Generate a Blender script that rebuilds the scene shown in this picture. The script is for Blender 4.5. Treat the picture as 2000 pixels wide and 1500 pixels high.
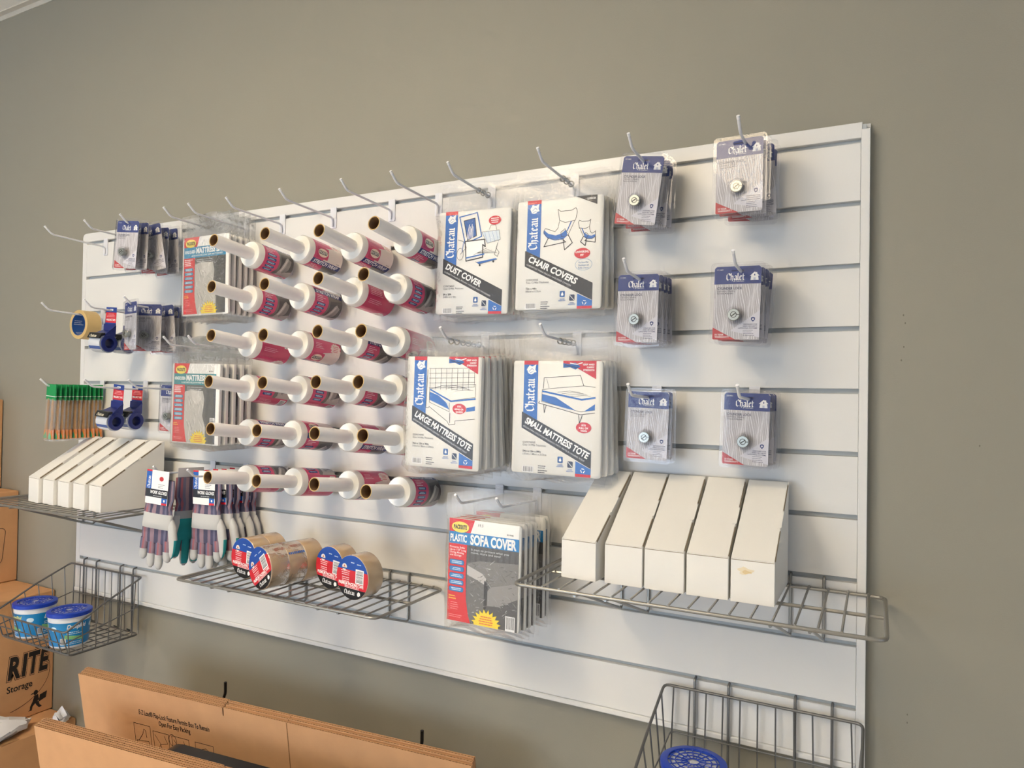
import bpy, bmesh, math, random
from mathutils import Vector, Matrix

# ------------------------------------------------------------------ scene, camera, light
scene = bpy.context.scene
COL = scene.collection
for o in list(bpy.data.objects):
    bpy.data.objects.remove(o)
R = math.radians

cam_data = bpy.data.cameras.new('camera')
cam_data.sensor_width = 36.0
cam_data.lens = 25.02
cam_data.clip_start = 0.02
cam = bpy.data.objects.new('camera', cam_data)
COL.objects.link(cam)
cam.matrix_world = Matrix(((0.88866719, -0.00819241, 0.45847957, 2.4384),
                           (0.45827617, -0.01885432, -0.88860985, -1.5042),
                           (0.01592418, 0.99978868, -0.01300083, 1.5013),
                           (0, 0, 0, 1)))
scene.camera = cam

scene.view_settings.view_transform = 'Standard'
scene.view_settings.look = 'None'
scene.view_settings.gamma = 1.0
scene.view_settings.exposure = 0.14
scene.view_settings.use_curve_mapping = False
scene.cycles.transparent_max_bounces = 16
scene.cycles.max_bounces = 5
scene.cycles.diffuse_bounces = 3
scene.cycles.glossy_bounces = 2
scene.cycles.transmission_bounces = 2
scene.cycles.use_adaptive_sampling = True
scene.cycles.adaptive_threshold = 0.12
scene.cycles.adaptive_min_samples = 14
scene.cycles.caustics_reflective = False
scene.cycles.caustics_refractive = False

world = bpy.data.worlds.new('sky')
scene.world = world
world.use_nodes = True
world.node_tree.nodes['Background'].inputs[0].default_value = (0.62, 0.76, 1.0, 1)
world.node_tree.nodes['Background'].inputs[1].default_value = 0.9


def area(name, loc, target, sx, sy, power, col):
    d = bpy.data.lights.new(name, 'AREA')
    d.shape = 'RECTANGLE'
    d.size, d.size_y = sx, sy
    d.energy = power
    d.color = col
    o = bpy.data.objects.new(name, d)
    COL.objects.link(o)
    o.location = loc
    o.rotation_euler = (Vector(target) - Vector(loc)).to_track_quat('-Z', 'Y').to_euler()
    return o


# daylight through the shop windows behind the camera and in the right hand wall (the windows stand at the same places)
area('window_daylight', (-0.85, -5.42, 1.1), (-0.1, 0, 1.0), 3.3, 1.9, 96, (0.72, 0.84, 1.0))
area('side_window_daylight', (5.22, -3.0, 1.15), (0.5, -2.0, 1.0), 2.9, 2.0, 14, (0.66, 0.80, 1.0))
# the ceiling lamps: positions and brightness; the fixtures, which give the light, are built further down
LAMPS = [(0.90, -1.95), (1.60, -3.25)]
LAMP_EMIT = [20.0, 14.0]

# ------------------------------------------------------------------ helpers
G = [2.0 - 0.12 * i for i in range(10)]          # groove heights of the slat panel
WALL_Y = 0.022
LIFT = 0.00011


def lin(c):
    return tuple(((x / 255.0) / 12.92 if x <= 10.3 else ((x / 255.0 + 0.055) / 1.055) ** 2.4) for x in c)


MATS = {}


def mat(name, col=(200, 200, 200), rough=0.5, metal=0.0, noise=0.04, nscale=40.0, bump=0.0, bscale=200.0, coat=0.0, spec=0.5):
    if name in MATS:
        return MATS[name]
    m = bpy.data.materials.new(name)
    m.use_nodes = True
    nt = m.node_tree
    p = nt.nodes['Principled BSDF']
    c = lin(col)
    tc = nt.nodes.new('ShaderNodeTexCoord')
    n = nt.nodes.new('ShaderNodeTexNoise')
    n.inputs['Scale'].default_value = nscale
    n.inputs['Detail'].default_value = 3
    nt.links.new(tc.outputs['Object'], n.inputs['Vector'])
    mx = nt.nodes.new('ShaderNodeMix')
    mx.data_type = 'RGBA'
    mx.inputs[6].default_value = (*[x * (1 - noise) for x in c], 1)
    mx.inputs[7].default_value = (*[min(1, x * (1 + noise)) for x in c], 1)
    nt.links.new(n.outputs['Fac'], mx.inputs[0])
    nt.links.new(mx.outputs[2], p.inputs['Base Color'])
    p.inputs['Roughness'].default_value = rough
    p.inputs['Metallic'].default_value = metal
    p.inputs['Specular IOR Level'].default_value = spec
    p.inputs['Coat Weight'].default_value = coat
    p.inputs['Coat Roughness'].default_value = 0.08
    if bump:
        n2 = nt.nodes.new('ShaderNodeTexNoise')
        n2.inputs['Scale'].default_value = bscale
        n2.inputs['Detail'].default_value = 4
        nt.links.new(tc.outputs['Object'], n2.inputs['Vector'])
        b = nt.nodes.new('ShaderNodeBump')
        b.inputs['Strength'].default_value = bump
        b.inputs['Distance'].default_value = 0.002
        nt.links.new(n2.outputs['Fac'], b.inputs['Height'])
        nt.links.new(b.outputs['Normal'], p.inputs['Normal'])
    MATS[name] = m
    return m


def ink(name='printed_ink', rough=0.42, coat=0.0, bump=0.0, bscale=300):
    """flat print and dyed cloth: the colour of each piece is stored with it"""
    if name in MATS:
        return MATS[name]
    m = bpy.data.materials.new(name)
    m.use_nodes = True
    nt = m.node_tree
    p = nt.nodes['Principled BSDF']
    a = nt.nodes.new('ShaderNodeAttribute')
    a.attribute_name = 'Col'
    nt.links.new(a.outputs['Color'], p.inputs['Base Color'])
    p.inputs['Roughness'].default_value = rough
    p.inputs['Coat Weight'].default_value = coat
    p.inputs['Coat Roughness'].default_value = 0.06
    if bump:
        tc = nt.nodes.new('ShaderNodeTexCoord')
        n2 = nt.nodes.new('ShaderNodeTexNoise')
        n2.inputs['Scale'].default_value = bscale
        nt.links.new(tc.outputs['Object'], n2.inputs['Vector'])
        b = nt.nodes.new('ShaderNodeBump')
        b.inputs['Strength'].default_value = bump
        b.inputs['Distance'].default_value = 0.001
        nt.links.new(n2.outputs['Fac'], b.inputs['Height'])
        nt.links.new(b.outputs['Normal'], p.inputs['Normal'])
    MATS[name] = m
    return m


def clear(name, milk=0.05, rough=0.06, tint=(0.97, 0.97, 0.98), bump=0.0, bscale=60, ior=1.45, gain=1.0):
    """thin clear plastic"""
    if name in MATS:
        return MATS[name]
    m = bpy.data.materials.new(name)
    m.use_nodes = True
    nt = m.node_tree
    nt.nodes.remove(nt.nodes['Principled BSDF'])
    out = nt.nodes['Material Output']
    tr = nt.nodes.new('ShaderNodeBsdfTransparent')
    tr.inputs[0].default_value = (*tint, 1)
    df = nt.nodes.new('ShaderNodeBsdfDiffuse')
    df.inputs[0].default_value = (0.9, 0.9, 0.9, 1)
    gl = nt.nodes.new('ShaderNodeBsdfGlossy')
    gl.inputs['Roughness'].default_value = rough
    fr = nt.nodes.new('ShaderNodeFresnel')
    fr.inputs['IOR'].default_value = ior
    m1 = nt.nodes.new('ShaderNodeMixShader')
    m1.inputs[0].default_value = milk
    nt.links.new(tr.outputs[0], m1.inputs[1])
    nt.links.new(df.outputs[0], m1.inputs[2])
    m2 = nt.nodes.new('ShaderNodeMixShader')
    mm = nt.nodes.new('ShaderNodeMath')
    mm.operation = 'MULTIPLY'
    mm.inputs[1].default_value = gain
    nt.links.new(fr.outputs[0], mm.inputs[0])
    nt.links.new(mm.outputs[0], m2.inputs[0])
    nt.links.new(m1.outputs[0], m2.inputs[1])
    nt.links.new(gl.outputs[0], m2.inputs[2])
    nt.links.new(m2.outputs[0], out.inputs[0])
    if bump:
        tc = nt.nodes.new('ShaderNodeTexCoord')
        n2 = nt.nodes.new('ShaderNodeTexNoise')
        n2.inputs['Scale'].default_value = bscale
        n2.inputs['Detail'].default_value = 3
        n2.inputs['Distortion'].default_value = 1.2
        nt.links.new(tc.outputs['Object'], n2.inputs['Vector'])
        b = nt.nodes.new('ShaderNodeBump')
        b.inputs['Strength'].default_value = bump
        b.inputs['Distance'].default_value = 0.006
        nt.links.new(n2.outputs['Fac'], b.inputs['Height'])
        nt.links.new(b.outputs['Normal'], gl.inputs['Normal'])
        nt.links.new(b.outputs['Normal'], fr.inputs['Normal'])
    MATS[name] = m
    return m


class MB:
    """collects faces of ONE part"""

    def __init__(self):
        self.v, self.f, self.c = [], [], []

    def face(self, pts, col=None):
        i = len(self.v)
        self.v += [tuple(p) for p in pts]
        self.f.append(tuple(range(i, i + len(pts))))
        self.c.append(col)

    def raw(self, vs, fs, col=None):
        i = len(self.v)
        self.v += [tuple(p) for p in vs]
        for f in fs:
            self.f.append(tuple(k + i for k in f))
            self.c.append(col)

    def box(self, x0, x1, y0, y1, z0, z1, col=None):
        self.raw([(x0, y0, z0), (x1, y0, z0), (x1, y1, z0), (x0, y1, z0), (x0, y0, z1), (x1, y0, z1), (x1, y1, z1), (x0, y1, z1)],
                 [(0, 3, 2, 1), (4, 5, 6, 7), (0, 1, 5, 4), (1, 2, 6, 5), (2, 3, 7, 6), (3, 0, 4, 7)], col)
        return self

    def loft(self, loops, col=None, cap0=True, cap1=True, closed=True, cols=None):
        n = len(loops[0])
        i = len(self.v)
        for lp in loops:
            self.v += [tuple(p) for p in lp]
        for k in range(len(loops) - 1):
            for j in range(n if closed else n - 1):
                a, b = i + k * n + j, i + k * n + (j + 1) % n
                self.f.append((a, b, b + n, a + n))
                self.c.append(cols(k, j) if cols else col)
        if cap0:
            self.f.append(tuple(i + j for j in reversed(range(n))))
            self.c.append(cols(0, 0) if cols else col)
        if cap1:
            e = i + (len(loops) - 1) * n
            self.f.append(tuple(e + j for j in range(n)))
            self.c.append(cols(len(loops) - 2, 0) if cols else col)
        return self

    def tube(self, pts, r, n=8, col=None, closed=False):
        pts = [Vector(p) for p in pts]
        m = len(pts)
        tan = []
        for k in range(m):
            if closed:
                t = (pts[(k + 1) % m] - pts[k]).normalized() + (pts[k] - pts[k - 1]).normalized()
            elif k == 0:
                t = pts[1] - pts[0]
            elif k == m - 1:
                t = pts[-1] - pts[-2]
            else:
                t = (pts[k + 1] - pts[k]).normalized() + (pts[k] - pts[k - 1]).normalized()
            tan.append(t.normalized())
        up = Vector((0, 0, 1)) if abs(tan[0].z) < 0.9 else Vector((1, 0, 0))
        nx = tan[0].cross(up).normalized()
        loops = []
        for k in range(m):
            nx = (nx - tan[k] * nx.dot(tan[k])).normalized()
            ny = tan[k].cross(nx)
            loops.append([pts[k] + (nx * math.cos(a) + ny * math.sin(a)) * r for a in [2 * math.pi * j / n for j in range(n)]])
        if closed:
            loops.append(loops[0])
            self.loft(loops, col, False, False)
        else:
            self.loft(loops, col)
        return self

    def lathe(self, prof, n=24, axis='y', col=None, cols=None, cap0=False, cap1=False, center=(0, 0)):
        loops = []
        for r, h in prof:
            lp = []
            for j in range(n):
                a = 2 * math.pi * j / n
                p, q = r * math.cos(a) + center[0], r * math.sin(a) + center[1]
                lp.append((p, h, q) if axis == 'y' else ((p, q, h) if axis == 'z' else (h, p, q)))
            loops.append(lp)
        return self.loft(loops, col, cap0, cap1, True, cols)

    def mesh(self, name, smooth=None):
        me = bpy.data.meshes.new(name)
        me.from_pydata(self.v, [], self.f)
        if any(c is not None for c in self.c) and len(me.polygons) == len(self.f):
            at = me.color_attributes.new('Col', 'FLOAT_COLOR', 'CORNER')
            buf = []
            for p, c in zip(me.polygons, self.c):
                buf += [*lin(c or (255, 255, 255)), 1.0] * p.loop_total
            at.data.foreach_set('color', buf)
        if smooth:
            me.polygons.foreach_set('use_smooth', [True] * len(me.polygons))
            me.set_sharp_from_angle(angle=R(smooth))
        me.update()
        return me

    def build(self, name, m, parent=None, smooth=None):
        me = self.mesh(name, smooth)
        me.materials.append(m)
        o = bpy.data.objects.new(name, me)
        COL.objects.link(o)
        o.parent = parent
        return o


def rr(w, h, r, n=4):
    """rounded rectangle outline, centred"""
    pts = []
    for cx, cz, a0 in ((w / 2 - r, h / 2 - r, 0), (-w / 2 + r, h / 2 - r, 90), (-w / 2 + r, -h / 2 + r, 180), (w / 2 - r, -h / 2 + r, 270)):
        for k in range(n + 1):
            a = R(a0 + 90 * k / n)
            pts.append((cx + r * math.cos(a), cz + r * math.sin(a)))
    return pts


def fillet(pts, r, n=4, closed=False):
    """round the corners of a polyline"""
    P = [Vector(p) for p in pts]
    out = []
    m = len(P)
    for k in range(m):
        if not closed and k in (0, m - 1):
            out.append(P[k])
            continue
        a, b, c = P[k - 1], P[k], P[(k + 1) % m]
        d1, d2 = (a - b), (c - b)
        rr_ = min(r, d1.length * 0.45, d2.length * 0.45)
        p, q = b + d1.normalized() * rr_, b + d2.normalized() * rr_
        for j in range(n + 1):
            t = j / n
            out.append((1 - t) ** 2 * p + 2 * t * (1 - t) * b + t * t * q)
    return out


def thing(name, label, cat, loc=(0, 0, 0), rot=(0, 0, 0), group=None):
    o = bpy.data.objects.new(name, None)
    o.empty_display_size = 0.02
    COL.objects.link(o)
    o.location = loc
    o.rotation_euler = rot
    o['label'] = label
    o['category'] = cat
    if group:
        o['group'] = group
    return o


def tag(o, label, cat, group=None):
    o['label'] = label
    o['category'] = cat
    if group:
        o['group'] = group
    return o


def struct(o):
    o['kind'] = 'structure'
    return o


def copy_tree(o, parent=None):
    c = o.copy()
    COL.objects.link(c)
    c.parent = parent
    for ch in list(o.children):
        copy_tree(ch, c)
    return c


class Kind:
    """first use returns the built thing itself, later uses copies of it and its parts"""

    def __init__(self, root):
        self.root, self.used = root, False

    def put(self, loc, rot, label, group=None):
        o = copy_tree(self.root) if self.used else self.root
        self.used = True
        o.location = loc
        o.rotation_euler = rot
        o['label'] = label
        if group:
            o['group'] = group
        return o


# ------------------------------------------------------------------ print: lettering and flat artwork as thin coloured faces
_TXT = {}


def glyphs(s, bold):
    key = (s, bold)
    if key not in _TXT:
        cu = bpy.data.curves.new('t', 'FONT')
        cu.body = s
        cu.size = 1.0
        cu.resolution_u = 3
        cu.offset = bold
        cu.fill_mode = 'FRONT'
        ob = bpy.data.objects.new('t', cu)
        me = ob.to_mesh()
        vs = [(v.co.x, v.co.y) for v in me.vertices]
        fs = [tuple(p.vertices) for p in me.polygons]
        ob.to_mesh_clear()
        bpy.data.objects.remove(ob)
        bpy.data.curves.remove(cu)
        _TXT[key] = (vs, fs)
    return _TXT[key]


CAP = 0.729 * 0.95
BLACK = {
    'l': (.17, [[(-.03, .68), (.03, .76), (.03, .08), (.10, .0)]]),
    'h': (.34, [[(-.03, .68), (.03, .76), (.03, .02)], [(.03, .38), (.15, .49), (.23, .41), (.23, .06), (.15, -.10)]]),
    'a': (.33, [[(.02, .42), (.12, .50), (.22, .43), (.22, .06), (.29, .0)], [(.22, .30), (.03, .20), (.03, .07), (.10, .0), (.22, .10)]]),
    't': (.25, [[(.06, .68), (.06, .08), (.13, .0), (.20, .05)], [(-.03, .47), (.20, .47)]]),
    'e': (.28, [[(.22, .09), (.11, .0), (.03, .08), (.03, .42), (.13, .50), (.21, .39), (.04, .25)]]),
    'u': (.34, [[(-.01, .50), (.04, .44), (.04, .08), (.10, .0), (.22, .10)], [(.22, .50), (.22, .06), (.29, .0)]]),
    'C': (.44, [[(.36, .66), (.26, .76), (.05, .60), (.05, .18), (.18, .0), (.38, .12)], [(.36, .66), (.40, .52)]]),
}


class Pr:
    def __init__(self):
        self.p = []          # (points, colour, layer, stroke number)
        self.n = 0

    def poly(self, pts, col, L=1):
        self.n += 1
        self.p.append((list(pts), col, L, self.n))

    def rect(self, x0, y0, x1, y1, col, L=1):
        self.poly([(x0, y0), (x1, y0), (x1, y1), (x0, y1)], col, L)

    def rrect(self, x0, y0, x1, y1, r, col, L=1):
        cx, cy = (x0 + x1) / 2, (y0 + y1) / 2
        self.poly([(cx + a, cy + b) for a, b in rr(abs(x1 - x0), abs(y1 - y0), r, 3)], col, L)

    def ell(self, cx, cy, rx, ry, col, L=1, n=22):
        self.poly([(cx + rx * math.cos(2 * math.pi * k / n), cy + ry * math.sin(2 * math.pi * k / n)) for k in range(n)], col, L)

    def ring(self, cx, cy, rx, ry, w, col, L=1, n=28):
        self.line([(cx + rx * math.cos(2 * math.pi * k / n), cy + ry * math.sin(2 * math.pi * k / n)) for k in range(n + 1)], w, col, L)

    def line(self, pts, w, col, L=1, closed=False):
        pts = list(pts)
        if closed:
            pts.append(pts[0])
        for a, b in zip(pts, pts[1:]):
            d = Vector((b[0] - a[0], b[1] - a[1]))
            if d.length < 1e-9:
                continue
            n = Vector((-d.y, d.x)).normalized() * w / 2
            e = d.normalized() * w * 0.3
            self.poly([(a[0] - n.x - e.x, a[1] - n.y - e.y), (b[0] - n.x + e.x, b[1] - n.y + e.y),
                       (b[0] + n.x + e.x, b[1] + n.y + e.y), (a[0] + n.x - e.x, a[1] + n.y - e.y)], col, L)

    def text(self, s, x, y, h, col, L=2, rot=0.0, bold=0.0, shear=0.0, width=None, center=False, stretch=1.0):
        vs, fs = glyphs(s, bold)
        if not vs:
            return
        k = h / CAP
        x0, x1 = min(v[0] for v in vs), max(v[0] for v in vs)
        sx = (width / (x1 - x0)) if width else k * stretch
        c, sn = math.cos(rot), math.sin(rot)
        off = (x1 - x0) * sx / 2 if center else 0
        out = []
        for u, v in vs:
            a = (u - x0) * sx - off + shear * v * k
            b = v * k
            out.append((x + a * c - b * sn, y + a * sn + b * c))
        self.n += 1
        for f in fs:
            self.p.append(([out[i] for i in f], col, L, self.n))

    def black(self, s, x, y, h, col, L=2, rot=0.0, nib=0.115):
        """blackletter drawn with a broad nib"""
        k = h / 0.76
        c, sn = math.cos(rot), math.sin(rot)
        nx, ny = math.cos(R(38)) * nib / 2, math.sin(R(38)) * nib / 2
        pen = 0.05

        def T(a, b):
            return (x + (a * c - b * sn) * k, y + (a * sn + b * c) * k)
        for ch in s:
            w, strokes = BLACK[ch]
            for st in strokes:
                for p, q in zip(st, st[1:]):
                    a = (p[0] + pen, p[1])
                    b = (q[0] + pen, q[1])
                    d = Vector((b[0] - a[0], b[1] - a[1]))
                    g = d.normalized() * 0.012
                    a = (a[0] - g.x, a[1] - g.y)
                    b = (b[0] + g.x, b[1] + g.y)
                    t = Vector((-d.y, d.x)).normalized() * 0.016
                    if abs(d.x * ny - d.y * nx) < 0.25 * d.length * nib / 2:   # along the nib: keep a hairline
                        self.poly([T(a[0] - t.x, a[1] - t.y), T(b[0] - t.x, b[1] - t.y), T(b[0] + t.x, b[1] + t.y), T(a[0] + t.x, a[1] + t.y)], col, L)
                    self.poly([T(a[0] - nx, a[1] - ny), T(b[0] - nx, b[1] - ny), T(b[0] + nx, b[1] + ny), T(a[0] + nx, a[1] + ny)], col, L)
            pen += w + 0.035
        return pen * k

    def star(self, cx, cy, rx, ry, n, col, L=1, depth=0.72, a0=0.0, a1=360.0):
        pts = []
        for k in range(2 * n + 1):
            a = R(a0 + (a1 - a0) * k / (2 * n))
            q = 1.0 if k % 2 else depth
            pts.append((cx + rx * q * math.cos(a), cy + ry * q * math.sin(a)))
        if a1 - a0 >= 359:
            pts.pop()
        self.poly(pts, col, L)

    def greek(self, x, y, w, n, h, gap, col, L=2, seed=1, center=False):
        """lines of print too small to read"""
        rnd = random.Random(seed)
        for k in range(n):
            ww = w * rnd.uniform(0.62, 1.0)
            x0 = x - ww / 2 if center else x
            t = x0
            while t < x0 + ww:
                s = min(rnd.uniform(0.08, 0.22) * w, x0 + ww - t)
                self.rect(t, y - k * gap, t + s, y - k * gap + h, col, L)
                t += s + 0.02 * w

    def barcode(self, x, y, w, h, L=3, seed=4, vertical=False):
        rnd = random.Random(seed)
        self.rect(x, y, x + w, y + h, (245, 245, 245), L - 1)
        m = 0.08 * (h if vertical else w)
        t, e = (y, y + h) if vertical else (x, x + w)
        t += m
        while t < e - m:
            s = rnd.choice((0.012, 0.02, 0.03)) * (e - t if False else (h if vertical else w))
            if vertical:
                self.rect(x + .1 * w, t, x + w * .9, t + s, (30, 30, 34), L)
            else:
                self.rect(t, y + .14 * h, t + s, y + h * .94, (30, 30, 34), L)
            t += s + rnd.choice((0.014, 0.024, 0.034)) * (h if vertical else w)

    def build(self, name, parent, fmap, m=None, cuts=None):
        mb = MB()
        order = {k: i for i, k in enumerate(sorted({(q[2], q[3]) for q in self.p}))}
        for pts, col, L, k in self.p:          # every stroke a hair above the one before it
            mb.face([(p[0], p[1], 0.6 * L + 0.006 * order[(L, k)]) for p in pts], col)
        me = bpy.data.meshes.new(name)
        me.from_pydata(mb.v, [], mb.f)
        at = me.color_attributes.new('Col', 'FLOAT_COLOR', 'CORNER')
        buf = []
        for p, c in zip(me.polygons, mb.c):
            buf += [*lin(c), 1.0] * p.loop_total
        at.data.foreach_set('color', buf)
        if cuts:
            bm = bmesh.new()
            bm.from_mesh(me)
            for y in cuts:
                bmesh.ops.bisect_plane(bm, geom=bm.verts[:] + bm.edges[:] + bm.faces[:], plane_co=(0, y, 0), plane_no=(0, 1, 0))
            bm.to_mesh(me)
            bm.free()
        for v in me.vertices:
            v.co = fmap(v.co.x, v.co.y, v.co.z * LIFT)
        me.materials.append(m or ink())
        o = bpy.data.objects.new(name, me)
        COL.objects.link(o)
        o.parent = parent
        return o


WHITE, INKB, NAVY, SKY, RED, YEL = (250, 250, 248), (22, 22, 26), (30, 48, 118), (26, 112, 200), (214, 26, 44), (250, 214, 44)

# ------------------------------------------------------------------ the room
paint = mat('grey_wall_paint', (149, 145, 132), 0.55, noise=0.02, nscale=6, bump=0.12, bscale=420, spec=0.35)
ceil_m = mat('ceiling_tile', (246, 243, 236), 0.9, noise=0.05, nscale=120, bump=0.3, bscale=300)
floor_m = mat('vinyl_floor', (206, 198, 184), 0.4, noise=0.08, nscale=12)
white_p = mat('white_trim_paint', (236, 236, 232), 0.5)
X0, X1, Y1, ZC = -2.6, 5.3, -5.5, 2.94
struct(MB().box(X0, X1, WALL_Y, WALL_Y + 0.1, 0, ZC).build('wall_back', paint))
wr = MB()
wr.box(X1, X1 + 0.1, Y1, -4.5, 0, ZC)
wr.box(X1, X1 + 0.1, -1.5, WALL_Y + 0.1, 0, ZC)
wr.box(X1, X1 + 0.1, -4.5, -1.5, 0, 0.12)
wr.box(X1, X1 + 0.1, -4.5, -1.5, 2.20, ZC)
struct(wr.build('wall_right', paint))
fr = MB()
for a, b in ((-4.5, -4.45), (-3.03, -2.97), (-1.55, -1.5)):
    fr.box(X1 + 0.02, X1 + 0.08, a, b, 0.12, 2.20)
for a, b in ((0.12, 0.17), (2.15, 2.20)):
    fr.box(X1 + 0.02, X1 + 0.08, -4.5, -1.5, a, b)
struct(fr.build('window_2', mat('window_frame_metal', (90, 92, 96), 0.4, 0.6)))
struct(MB().box(X0 - 0.1, X1 + 0.1, Y1, WALL_Y + 0.1, -0.1, 0).build('floor', floor_m))
struct(MB().box(X0 - 0.1, X1 + 0.1, Y1, WALL_Y + 0.1, ZC, ZC + 0.08).build('ceiling', ceil_m))
wf = MB()
wf.box(X0 - 0.1, -2.55, Y1 - 0.1, Y1, 0, ZC)
wf.box(0.85, X1 + 0.1, Y1 - 0.1, Y1, 0, ZC)
wf.box(-2.55, 0.85, Y1 - 0.1, Y1, 0, 0.10)
wf.box(-2.55, 0.85, Y1 - 0.1, Y1, 2.30, ZC)
struct(wf.build('wall_front', paint))
struct(MB().box(X0 - 0.1, X0, Y1, WALL_Y + 0.1, 0, ZC).build('wall_left', paint))
fr = MB()
for a, b in ((-2.55, -2.50), (-0.88, -0.82), (0.80, 0.85)):
    fr.box(a, b, Y1 - 0.08, Y1 - 0.02, 0.10, 2.30)
for a, b in ((0.10, 0.15), (2.25, 2.30)):
    fr.box(-2.55, 0.85, Y1 - 0.08, Y1 - 0.02, a, b)
struct(fr.build('window_1', mat('window_frame_metal', (90, 92, 96), 0.4, 0.6)))
tr = MB()
tr.box(X0, X1, WALL_Y - 0.022, WALL_Y, ZC - 0.004, ZC)
tr.box(X0, X1, WALL_Y - 0.004, WALL_Y, ZC - 0.022, ZC)
struct(tr.build('trim_1', mat('wall_angle_trim', (206, 200, 188), 0.5)))
# drywall screw dimples and scuffs on the bare wall beside the panel
rnd = random.Random(5)
sc = MB()
for (u, w) in ((2.478, 1.66), (2.481, 1.645), (2.479, 1.60), (2.475, 1.575), (2.49, 0.915), (2.49, 0.90), (2.60, 1.42)):
    sc.loft([[(u + 0.0012 * math.cos(a), WALL_Y - 0.0002, w + 0.0020 * math.sin(a)) for a in [k * 1.047 for k in range(6)]],
             [(u + 0.0007 * math.cos(a), WALL_Y - 0.0006, w + 0.0013 * math.sin(a)) for a in [k * 1.047 for k in range(6)]]], cap0=False)
scuff = sc.build('scuff_mark', mat('scuff', (122, 117, 104), 0.8))
scuff.parent = bpy.data.objects['wall_back']

for i, (lx, ly) in enumerate(LAMPS):
    t = thing('ceiling_light', ['warm ceiling light near the slat panel', 'warm ceiling light in the middle of the room'][i], 'ceiling light', (lx, ly, ZC), group='ceiling light panels')
    f = MB()
    for a, b, c, d in ((-0.31, -0.285, -0.61, 0.61), (0.285, 0.31, -0.61, 0.61), (-0.285, 0.285, -0.61, -0.585), (-0.285, 0.285, 0.585, 0.61)):
        f.box(a, b, c, d, -0.02, 0)
    f.build('frame', white_p, t)
    em = mat('lamp_diffuser_%d' % i, (255, 240, 215), 0.6)
    if True:
        p = em.node_tree.nodes['Principled BSDF']
        p.inputs['Emission Color'].default_value = (1, 0.82, 0.58, 1)
        p.inputs['Emission Strength'].default_value = LAMP_EMIT[i]
    d = MB()
    d.loft([[(x, y, z) for x, y in rr(0.56 - 2 * q, 1.16 - 2 * q, 0.03, 3)] for q, z in ((0.03, -0.085), (0.0, -0.06), (0.0, -0.004))])
    d.build('diffuser', em, t)

# ------------------------------------------------------------------ the slat display panel
slat_m = mat('white_melamine', (226, 225, 222), 0.24, noise=0.008, nscale=3, coat=0.12, spec=0.35)
groove_m = mat('groove_insert_aluminium', (186, 190, 190), 0.35, 0.0)
PW, GH = 2.404, 0.0095
pan = thing('slat_display_panel', 'large white slotted display panel on the grey wall, full of packing supplies', 'display panel', (0, 0, 0.80))
Z = -0.80
MB().box(-0.022, 2.42, 0.0150, 0.0215, 0.80 + Z, 2.03 + Z).build('backing_board', slat_m, pan)


def slab(x0, x1, z0, z1, y0=0.0, y1=0.0149, e=0.0009):
    """board with eased front edges"""
    m = MB()
    lp = lambda d, y: [(x0 + d, y, z0 + d), (x1 - d, y, z0 + d), (x1 - d, y, z1 - d), (x0 + d, y, z1 - d)]
    m.loft([lp(0, y1), lp(0, y0 + e), lp(e, y0)])
    return m


top = MB()
lp = lambda d, y: [(x, y, z + Z) for x, z in [(2.406 - d, 2.0 + d), (2.406 - d, 2.03 - d)] + [(-0.007 + 0.015 * math.cos(R(a)), 2.015 + (0.015 - d) * math.sin(R(a))) for a in (90, 120, 150, 180)] + [(-0.022 + d, 2.0 + d)]]
top.loft([lp(0, 0.0149), lp(0, 0.001), lp(0.0009, 0.0)])
top.build('slat', slat_m, pan)
for i in range(9):
    slab(0.0, PW, G[i + 1] + Z, G[i] - GH + Z).build('slat', slat_m, pan)
slab(0.0, PW, 0.812 + Z, G[9] - GH + Z).build('slat', slat_m, pan)
for i in range(10):
    MB().box(0.0, PW, 0.0115, 0.0148, G[i] - GH + Z + 0.0002, G[i] + Z - 0.0002).build('groove_insert', groove_m, pan)
slab(-0.022, -0.0002, 0.80 + Z, 1.9998 + Z).build('edge_strip', slat_m, pan)
slab(PW + 0.0002, 2.42, 0.80 + Z, 2.016 + Z, -0.0012).build('edge_strip', slat_m, pan)
slab(-0.0198, PW, 0.80 + Z, 0.8118 + Z, -0.005, e=0.002).build('bottom_lip', slat_m, pan)
MB().box(2.4062, 2.413, 0.002, 0.0104, 2.0165 + Z, 2.026 + Z).build('trim_end', groove_m, pan)

# ------------------------------------------------------------------ hooks
hook_m = mat('white_powder_coat', (226, 227, 232), 0.35, noise=0.02)


def make_hook(style):
    t = thing('display_hook', '', 'hook')
    b = MB()
    b.loft([[(x, y, z - 0.0255) for x, z in rr(0.021, 0.057, 0.002, 2)] for y in (-0.0005, -0.0028)])
    b.box(-0.0095, 0.0095, -0.0005, 0.0060, -0.0026, -0.0008)
    b.box(-0.0095, 0.0095, 0.0045, 0.0060, -0.0008, -0.0004)
    b.build('backplate', hook_m, t, 30)
    if style == 'arm':
        pts = [(0, -0.0056, -0.049), (0, -0.0056, -0.026), (0, -0.178, -0.019), (0, -0.200, 0.001)]
    elif style == 'roll':
        pts = [(0, -0.0056, -0.052), (0, -0.0056, -0.034), (0, -0.185, -0.0125), (0, -0.196, -0.0095)]
    a = MB().tube(fillet(pts, 0.010, 4), 0.0029, 8)
    a.build('arm', hook_m, t, 50)
    tip = MB()
    e = Vector(pts[-1])
    d = (Vector(pts[-1]) - Vector(pts[-2])).normalized()
    tip.tube([e - d * 0.004, e + d * 0.0012, e + d * 0.0022], 0.0032, 8)
    tip.build('tip_cap', mat('white_tip', (244, 244, 246), 0.4), t, 50)
    return t


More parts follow.
